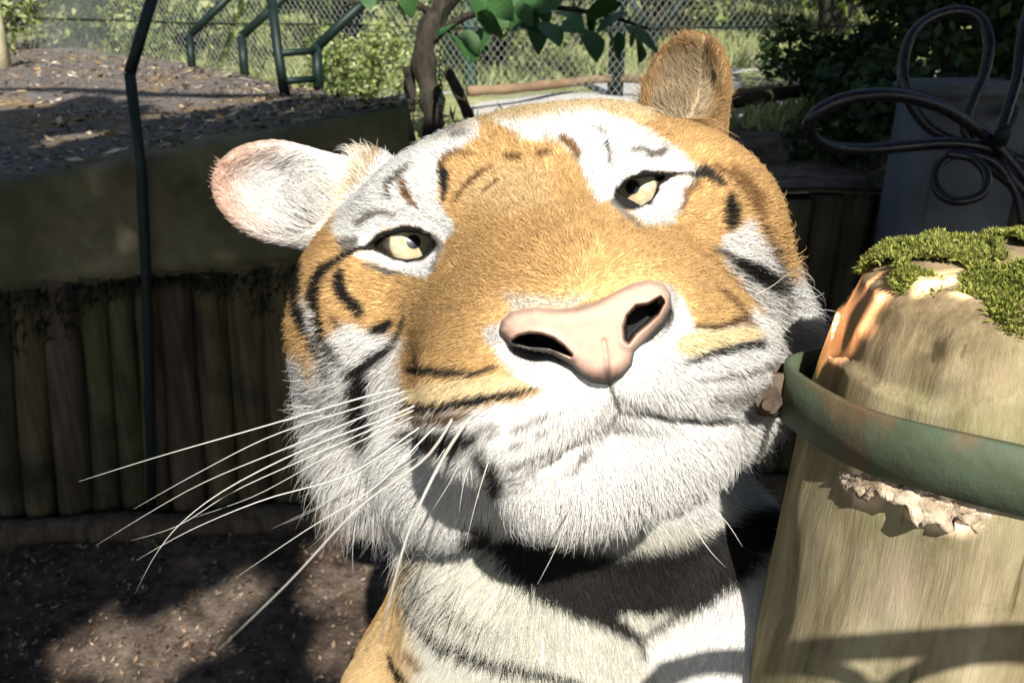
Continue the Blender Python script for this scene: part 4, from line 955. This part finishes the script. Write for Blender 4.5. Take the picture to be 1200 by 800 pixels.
tiger = empty('tiger', (.06, .85, 0), label='orange and white tiger with black stripes raising its whiskered face beside the banded post', cat='tiger')
body = link('body', me, M_COAT, tiger)
# ---- nose leather: a modelled pad with two nostrils, let into the muzzle
NOSE = [(586, 388), (590, 376), (600, 368), (625, 363), (650, 365), (675, 364), (700, 356), (722, 344), (742, 335), (760, 331), (776, 334), (785, 345), (786, 360), (776, 378), (758, 396), (742, 412), (739, 428), (728, 440), (712, 446), (694, 445), (682, 438), (668, 424), (648, 410), (620, 405), (598, 400)]
NL = [(601, 399), (608, 394), (620, 391), (634, 392), (648, 397), (660, 406), (669, 416), (660, 413), (645, 407), (620, 405)]
NR = [(732, 398), (731, 384), (735, 371), (746, 359), (760, 357), (774, 349), (777, 354), (770, 368), (757, 380), (744, 391), (736, 402)]
g = 1.5
uu, vv = np.meshgrid(np.arange(576, 800, g), np.arange(320, 456, g)); shp = uu.shape
u1, v1 = uu.ravel(), vv.ravel()
sd = poly_sd(u1, v1, NOSE, 60); keep = sd < 5.5
cu, cv = 690, 395; ca, sa = math.cos(-.28), math.sin(-.28)
lx = ((u1 - cu) * ca + (v1 - cv) * sa) / 100; ly = (-(u1 - cu) * sa + (v1 - cv) * ca) / 60
dep = .3985 + .013 * lx ** 2 + .0015 * ly + .0035 * np.clip(ly, 0, 2) ** 2
ins = np.clip(-sd / 16, 0, 1); dep = dep + .007 * (1 - np.sqrt(1 - (1 - ins) ** 2)) + np.clip(sd, 0, 9) * .0022
hole = np.maximum(np.clip(-poly_sd(u1, v1, NL, 40) / 5 + .6, 0, 1), np.clip(-poly_sd(u1, v1, NR, 40) / 6 + .55, 0, 1)); hole = hole ** 2 * (3 - 2 * hole)
cleft = np.clip(1 - np.abs(line_sd(u1, v1, [(708, 400), (711, 420), (712, 448)], 1)) / 6, 0, 1)
rimb = np.clip(1 - np.abs(np.minimum(poly_sd(u1, v1, NL, 40), poly_sd(u1, v1, NR, 40)) - 4) / 7, 0, 1)
dep = dep + hole * .026 + cleft ** 2 * .002 - rimb * .0016
nv3 = np.array([P(a, b, d) for a, b, d in zip(u1, v1, dep)])
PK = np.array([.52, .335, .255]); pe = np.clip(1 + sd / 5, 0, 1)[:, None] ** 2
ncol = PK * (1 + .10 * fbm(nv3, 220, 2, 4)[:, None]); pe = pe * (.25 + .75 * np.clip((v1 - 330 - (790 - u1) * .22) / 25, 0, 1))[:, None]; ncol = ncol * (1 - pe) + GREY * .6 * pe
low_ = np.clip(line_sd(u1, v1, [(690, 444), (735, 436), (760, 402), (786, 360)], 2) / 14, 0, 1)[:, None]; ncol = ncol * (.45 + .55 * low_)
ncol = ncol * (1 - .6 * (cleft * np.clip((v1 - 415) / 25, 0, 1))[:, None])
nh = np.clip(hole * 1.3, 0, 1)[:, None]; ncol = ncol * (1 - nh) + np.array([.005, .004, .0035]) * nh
keep &= ~((hole > .999) & False)
idx = -np.ones(len(u1), int); kk = np.where(keep)[0]; idx[kk] = np.arange(len(kk)); idx2 = idx.reshape(shp)
qd = np.stack([idx2[:-1, :-1], idx2[1:, :-1], idx2[1:, 1:], idx2[:-1, 1:]], -1).reshape(-1, 4); qd = qd[(qd >= 0).all(1)]
m_nose, tn, bn = material('nose_leather')
an = N(tn, 'ShaderNodeAttribute', attribute_name='col'); tn.links.new(an.outputs[0], bn.inputs['Base Color'])
bn.inputs['Roughness'].default_value = .68; bn.inputs['Specular IOR Level'].default_value = .3; bn.inputs['Subsurface Weight'].default_value = .12; bn.inputs['Subsurface Radius'].default_value = (.004, .002, .001)
vo = N(tn, 'ShaderNodeTexVoronoi', Scale=900.); tcn = tn.nodes.new('ShaderNodeTexCoord'); tn.links.new(tcn.outputs['Object'], vo.inputs['Vector'])
bpn = tn.nodes.new('ShaderNodeBump'); bpn.inputs['Strength'].default_value = .22; bpn.inputs['Distance'].default_value = .0008
tn.links.new(vo.outputs['Distance'], bpn.inputs['Height']); tn.links.new(bpn.outputs[0], bn.inputs['Normal'])
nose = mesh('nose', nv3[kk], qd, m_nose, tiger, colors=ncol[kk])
tag(nose, 'pink nose leather with dark nostrils')

# ---- eyes
def eye_mat():
    m, t, b = material('tiger_eye')
    tc = t.nodes.new('ShaderNodeTexCoord')
    sep = t.nodes.new('ShaderNodeSeparateXYZ'); t.links.new(tc.outputs['Object'], sep.inputs[0])
    x2 = N(t, 'ShaderNodeMath', operation='MULTIPLY'); t.links.new(sep.outputs[0], x2.inputs[0]); t.links.new(sep.outputs[0], x2.inputs[1])
    y2 = N(t, 'ShaderNodeMath', operation='MULTIPLY_ADD'); t.links.new(sep.outputs[1], y2.inputs[0]); t.links.new(sep.outputs[1], y2.inputs[1]); t.links.new(x2.outputs[0], y2.inputs[2])
    r = N(t, 'ShaderNodeMath', operation='SQRT'); t.links.new(y2.outputs[0], r.inputs[0])
    mul = N(t, 'ShaderNodeMath', operation='MULTIPLY'); mul.inputs[1].default_value = 40; t.links.new(r.outputs[0], mul.inputs[0])
    rp = ramp(t, [(0, (.01, .008, .012)), (.175, (.012, .008, .014)), (.20, (.42, .34, .17)), (.36, (.56, .48, .30)), (.56, (.46, .40, .26)), (.62, (.06, .04, .02)), (.72, (.02, .014, .01)), (1, (.04, .025, .02))])
    t.links.new(mul.outputs[0], rp.inputs[0])
    n = N(t, 'ShaderNodeTexNoise', Scale=260., Detail=4); t.links.new(tc.outputs['Object'], n.inputs['Vector'])
    nr = ramp(t, [(.3, (.7, .7, .7)), (.7, (1.15, 1.15, 1.15))]); t.links.new(n.outputs['Fac'], nr.inputs[0])
    mx = t.nodes.new('ShaderNodeMix'); mx.data_type = 'RGBA'; mx.blend_type = 'MULTIPLY'; mx.inputs[0].default_value = 1
    t.links.new(rp.outputs[0], mx.inputs[6]); t.links.new(nr.outputs[0], mx.inputs[7]); t.links.new(mx.outputs[2], b.inputs['Base Color'])
    b.inputs['Roughness'].default_value = .3; b.inputs['Coat Weight'].default_value = 1; b.inputs['Coat Roughness'].default_value = .03
    return m
M_EYE = eye_mat()
def eye(u, v, d, gu, gv, r=.0225):
    """eyeball centred behind the lid opening, its pupil turned to the picture point gu, gv"""
    bm = bmesh.new(); bmesh.ops.create_uvsphere(bm, u_segments=48, v_segments=32, radius=r)
    me = bpy.data.meshes.new('eye'); bm.to_mesh(me); bm.free(); me.polygons.foreach_set('use_smooth', [True] * len(me.polygons))
    c = P(u, v, d + r); tgt = P(gu, gv, d); z = nrm(tgt - c)
    o = bpy.data.objects.new('eye', me); col.objects.link(o); me.materials.append(M_EYE)
    o.location = c; o.rotation_euler = Vector(z).to_track_quat('Z', 'Y').to_euler()
    o.parent = tiger; o.matrix_parent_inverse = tiger.matrix_basis.inverted()
    return o
eye(479, 289, .5515, 485, 283); eye(747, 225, .5565, 741, 219)

# ---- whiskers
M_WH = noisy('whisker_hair', [(.3, (.40, .39, .34)), (.7, (.56, .54, .49))], scale=30, bump=0, rough=.45)
def whisker(pts, d0, d1, w0, w1=.00003):
    n = 22; k = len(pts); px = spline(pts, n); dd = np.linspace(d0, d1, n)
    q = np.array([P(a, b, d) for (a, b), d in zip(px, dd)])
    V_, F_ = tube(q, np.linspace(w0, w1, n) ** 1.0, 6)
    mesh('whisker', V_, F_, M_WH, tiger)
WH = [([(470, 455), (427, 465), (300, 502), (185, 535), (92, 564)], .475, .42, 1.1),
      ([(475, 458), (427, 475), (320, 510), (230, 555), (157, 596)], .475, .45, .9),
      ([(480, 465), (440, 482), (330, 527), (225, 572), (112, 639)], .47, .43, .9),
      ([(500, 468), (460, 487), (360, 525), (270, 570), (215, 610), (182, 650), (158, 696)], .46, .43, .95),
      ([(515, 466), (475, 485), (370, 532), (275, 575), (210, 615), (154, 633)], .46, .45, .8),
      ([(520, 472), (475, 492), (380, 537), (300, 580), (225, 607)], .46, .47, .8),
      ([(530, 480), (490, 502), (410, 555), (310, 585), (225, 620), (160, 656)], .455, .40, 1.0),
      ([(545, 478), (510, 500), (440, 570), (360, 620), (280, 674)], .45, .38, 1.0),
      ([(540, 472), (500, 535), (420, 595), (340, 680), (257, 760)], .445, .22, 1.5),
      ([(560, 476), (520, 535), (480, 620), (455, 710), (446, 760)], .44, .22, 1.8),
      ([(540, 500), (470, 548), (400, 580), (317, 620)], .46, .50, .5), ([(500, 505), (440, 540), (380, 590), (330, 615)], .47, .5, .5),
      ([(540, 490), (500, 530), (470, 556), (440, 560), (395, 545)], .455, .46, .5), ([(570, 485), (548, 520), (530, 560), (505, 600)], .44, .42, .7),
      ([(585, 480), (562, 520), (545, 560), (538, 600)], .435, .42, .8), ([(592, 488), (576, 530), (560, 580), (545, 640)], .435, .40, .8),
      ([(560, 470), (535, 505), (515, 535), (490, 565)], .44, .42, .7), ([(525, 482), (505, 505), (485, 530), (470, 545)], .455, .45, .7),
      ([(672, 590), (662, 612), (650, 645), (630, 684)], .44, .38, .9), ([(802, 598), (815, 620), (832, 645), (850, 664)], .45, .42, .9),
      ([(826, 590), (850, 610), (870, 640)], .455, .44, .7),
      ([(885, 345), (905, 335), (925, 320), (942, 312)], .5, .5, .35)]
for pts, d0, d1, wd in WH: whisker(pts, d0, d1, wd * .00062)

# ---- fur: individual hairs over the whole coat
def seg(x, a, b): return np.clip((x - a) / (b - a), 0, 1)
def fur(name, count, region, seed):
    tri = BV[BT]; e1, e2 = tri[:, 1] - tri[:, 0], tri[:, 2] - tri[:, 0]; area = np.linalg.norm(np.cross(e1, e2), axis=1) / 2
    cen = tri.mean(1); wgt = area * region(cen)
    r = np.random.RandomState(seed); pick = r.choice(len(wgt), count, p=wgt / wgt.sum())
    a = r.rand(count, 1); b = r.rand(count, 1); fl = (a + b) > 1; a = np.where(fl, 1 - a, a); b = np.where(fl, 1 - b, b)
    p = tri[pick, 0] + a * e1[pick] + b * e2[pick]
    tn_ = BN[BT[pick]]; n = nrm(tn_[:, 0] * (1 - a - b) + tn_[:, 1] * a + tn_[:, 2] * b)
    q = toH(p); u, v, z = proj(p)
    # combing direction: backwards and outwards from the nose on the head, down the breast, back along the trunk
    src = np.array([0, .19, -.055]); hd = nrm(q - src); hd[:, 0] *= 1.15; hd = hd @ HA
    head = 1 - seg(np.linalg.norm((q - [0, -.02, -.03]), axis=1), .20, .30)
    bd = np.array([0, .35, -.93]) * np.ones_like(p); t = hd * head[:, None] + bd * (1 - head[:, None])
    lx = np.abs(q[:, 0])
    ruff = seg(lx, .05, .125) * seg(-q[:, 1], -.02, .07) * seg(-q[:, 2], .0, .09) * head
    t = t + ruff[:, None] * (np.sign(q[:, 0])[:, None] * HA[0] * .55 - HA[2] * .75)
    chin = seg(q[:, 1], .0, .06) * seg(-q[:, 2], .135, .165)
    t = t + chin[:, None] * (-HA[2] * .9 + np.sign(q[:, 0])[:, None] * HA[0] * np.clip(lx / .05, 0, 1)[:, None] * .45 + HA[1] * .25)
    L = .0065 + .006 * seg(-q[:, 1], -.04, .06) + .010 * seg(-q[:, 1], .05, .14) * head + .044 * ruff + .010 * chin + .001 * (1 - head)
    L = L + .006 * seg(lx, .05, .09) * seg(-q[:, 2], .05, .1)
    L = L * (.5 + .5 * head)
    rim_ = seg(-q[:, 1], .04, .12) * head * (1 - ruff); L = L * (1 + .55 * rim_)
    lift = .30 + .14 * rim_ - .08 * (1 - head) + .10 * ruff + .18 * chin
    for i, (cc, A, hl, hw) in enumerate(EAR_AX):
        l = (p - cc) @ A.T; e = np.hypot(l[:, 0] / hl, l[:, 1] / hw); near = (l[:, 0] > -hl * 1.1) & (e < 1.3) & (np.abs(l[:, 2]) < .05)
        inner = near & (n @ A[2] > .1) & (e < .9)
        L = np.where(near, .006, L); L = np.where(inner, .012 + .016 * np.clip(-l[:, 0] / hl + .3, 0, 1), L)
        et = np.where(inner[:, None], A[0] * (.9 if i == 0 else .8) + (-A[1] if i == 0 else A[1]) * .5 * np.sign(l[:, 1:2] + .01), A[0])
        t = np.where(near[:, None], et, t); lift = np.where(near, .35, lift)
    bald = (poly_sd(u, v, NOSE) < 3) & (z < .46) | (poly_sd(u, v, EYE_L) < 2.5) & (z < .6) | (poly_sd(u, v, EYE_R) < 2.5) & (z < .6)
    neye = np.minimum(np.clip(poly_sd(u, v, EYE_L) / 22, .25, 1), np.clip(poly_sd(u, v, EYE_R) / 22, .25, 1)); nn = np.clip(poly_sd(u, v, NOSE) / 40, .3, 1)
    L = L * np.where(z < .62, neye * nn, 1)
    t = nrm(t - n * (t * n).sum(1, keepdims=True))
    # locks: hairs in one small cell share a lean
    cell = np.floor(p / (.007 + .006 * (ruff + chin)[:, None])).astype(np.int64); hsh = (cell[:, 0] * 73856093 ^ cell[:, 1] * 19349663 ^ cell[:, 2] * 83492791) & 0xffff
    lk = np.random.RandomState(3).randn(65536, 3)[hsh]
    t = nrm(t + lk * .16 + r.randn(count, 3) * .16); t = nrm(t - n * ((t * n).sum(1, keepdims=True)))
    L = L * (.6 + .7 * r.rand(count) + .5 * (r.rand(count) < .06))
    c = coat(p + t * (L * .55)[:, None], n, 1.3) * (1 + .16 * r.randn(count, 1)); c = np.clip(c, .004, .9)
    ok = ~bald; p, n, t, L, c, lift = p[ok], n[ok], t[ok], L[ok], c[ok], lift[ok]; m = len(p)
    K = 5; s = np.linspace(0, 1, K)
    pos = np.zeros((m, K, 3))
    g_ = np.array([0, 0, -1.])
    for j in range(K):
        sj = s[j]
        pos[:, j] = p + L[:, None] * (t * (sj * (1 - lift[:, None]) + .15 * sj ** 2) + n * (lift[:, None] * (sj * 1.5 - .85 * sj ** 2)) + g_ * (sj ** 2 * .10))
    pos[:, 0] -= n * .001
    cu_ = bpy.data.hair_curves.new(name); cu_.add_curves([K] * m)
    cu_.attributes['position'].data.foreach_set('vector', pos.astype(np.float32).ravel())
    ra = cu_.attributes.get('radius') or cu_.attributes.new('radius', 'FLOAT', 'POINT')
    base = (.00010 + .00008 * np.clip(L / .03, 0, 1))[:, None] * np.array([1, 1, .9, .65, .2]); ra.data.foreach_set('value', base.astype(np.float32).ravel())
    at_ = cu_.attributes.new('col', 'FLOAT_COLOR', 'CURVE'); c4 = np.ones((m, 4), np.float32); c4[:, :3] = c; at_.data.foreach_set('color', c4.ravel())
    o = link(name, cu_, M_FUR, tiger); tag(o, kind='stuff'); return o
def reg_front(c):
    u, v, z = proj(c); q = toH(c); inb = (u > 150) & (u < 1050) & (v > -40) & (v < 860)
    hd = np.linalg.norm(c - HO, axis=1) < .36
    return np.where(inb & (z < .85), np.where(hd & (q[:, 1] > -.14), 1.0, .55), 0) * (1 + .8 * (z < .5))
def reg_back(c):
    u, v, z = proj(c); return np.where((z >= .85) | (v >= 860) | (toH(c)[:, 1] < -.14), 1., 0.)
fur('fur', 420000, reg_front, 11)
fur('back_fur', 90000, reg_back, 12)

# ---- tree overhead: it shades wall, slab and soil; its sunny gaps fall on tiger, post and a few patches
def gaps():
    G = []
    for u, v, r in [(285, 690, .045), (262, 705, .05), (240, 722, .045), (300, 683, .035), (120, 752, .06), (160, 762, .07), (205, 770, .05), (100, 735, .03), (175, 745, .035), (420, 742, .07), (390, 752, .05), (455, 735, .05), (425, 785, .06), (395, 648, .04), (140, 790, .03), (220, 665, .02), (60, 782, .02)]:
        G.append((onz(u, v), r))
    G = [(a, r + .012) for a, r in G]
    for u, v, r in [(142, 228, .035), (148, 278, .045), (132, 268, .02), (108, 292, .03), (268, 302, .035), (245, 255, .02), (192, 312, .018), (40, 330, .02), (285, 312, .02), (120, 215, .015)]:
        G.append((onwall(u, v), r * .35))
    for u, v, r in [(190, 128, .10), (215, 122, .09), (235, 118, .07), (60, 150, .06), (110, 145, .05), (350, 145, .05), (330, 150, .04), (250, 145, .04)]:
        G.append((onz(u, v, 1.), r))
    return G
n_ = 64000; sp = np.c_[rng.rand(n_) * 9.5 - 4.6, -.7 + rng.rand(n_) * 4.7, .4 + .3 * rng.rand(n_)]     # where the leaf's shadow falls
# the shade's far limit on the slab runs obliquely
lim = 3.55 + .12 * (sp[:, 0] + 1) + .25 * np.sin(sp[:, 0] * 2.3) + .12 * np.sin(sp[:, 0] * 7); sp = sp[sp[:, 1] < lim]
hz = 2.9 + 2.6 * rng.rand(len(sp)); lp = sp + SUN * ((hz - sp[:, 2]) / SUN[2])[:, None]
keepm = np.ones(len(lp), bool)
for g_, r_ in gaps():
    d_ = lp - g_; d_ = d_ - (d_ @ SUN)[:, None] * SUN; keepm &= np.linalg.norm(d_, axis=1) > r_ + .02
# nothing hangs between the sun and the tiger's head or the post
sa_ = nrm(np.cross(SUN, [0, 0, 1.])); sb_ = np.cross(SUN, sa_); lit = np.concatenate([BV[BV[:, 2] > .80], X3[X3[:, 2] > .62]])
occ = np.zeros((400, 400), bool); ij = np.stack([(lit @ sa_ + 4) / .02, (lit @ sb_ + 4) / .02], 1).astype(int); occ[ij[:, 0], ij[:, 1]] = True
for _ in range(6):
    o2 = occ.copy()
    for dx_ in (-1, 0, 1):
        for dy_ in (-1, 0, 1): o2 |= np.roll(np.roll(occ, dx_, 0), dy_, 1)
    occ = o2
ij = np.clip(np.stack([(lp @ sa_ + 4) / .02, (lp @ sb_ + 4) / .02], 1).astype(int), 0, 399); keepm &= ~occ[ij[:, 0], ij[:, 1]]
lp = lp[keepm]
tree = empty('overhanging_tree', (3.6, -1.6, 0), label='broad leaved tree with a spreading crown that shades the enclosure', cat='tree')
v_, f_, c_ = leafcloud(lp, .15, DARKG + GREENS[:2], 17, None, 1.2)
mesh('crown', v_, f_, M_LEAFY, tree, False, c_)
tr = tube(spline([(3.6, -1.6, -.05), (3.5, -1.5, 1.2), (3.3, -1.4, 2.6), (2.9, -1.3, 3.6), (2.3, -1.2, 4.4)], 24), np.linspace(.24, .10, 24), 14)
mesh('trunk', *tr, M_BARK, tree)
for e_ in [(-2.6, -1.1, 4.6), (-.6, -.9, 4.9), (-3.4, .6, 4.5), (4.6, .8, 4.6), (2.6, .8, 5.0)]:
    mesh('limb', *tube(spline([(3.2, -1.4, 2.9), (2.7, -1.5, 3.9), ((e_[0] + 2.6) / 2, e_[1] - .9, 4.6), e_], 16), np.linspace(.085, .02, 16), 8), M_BARK, tree)
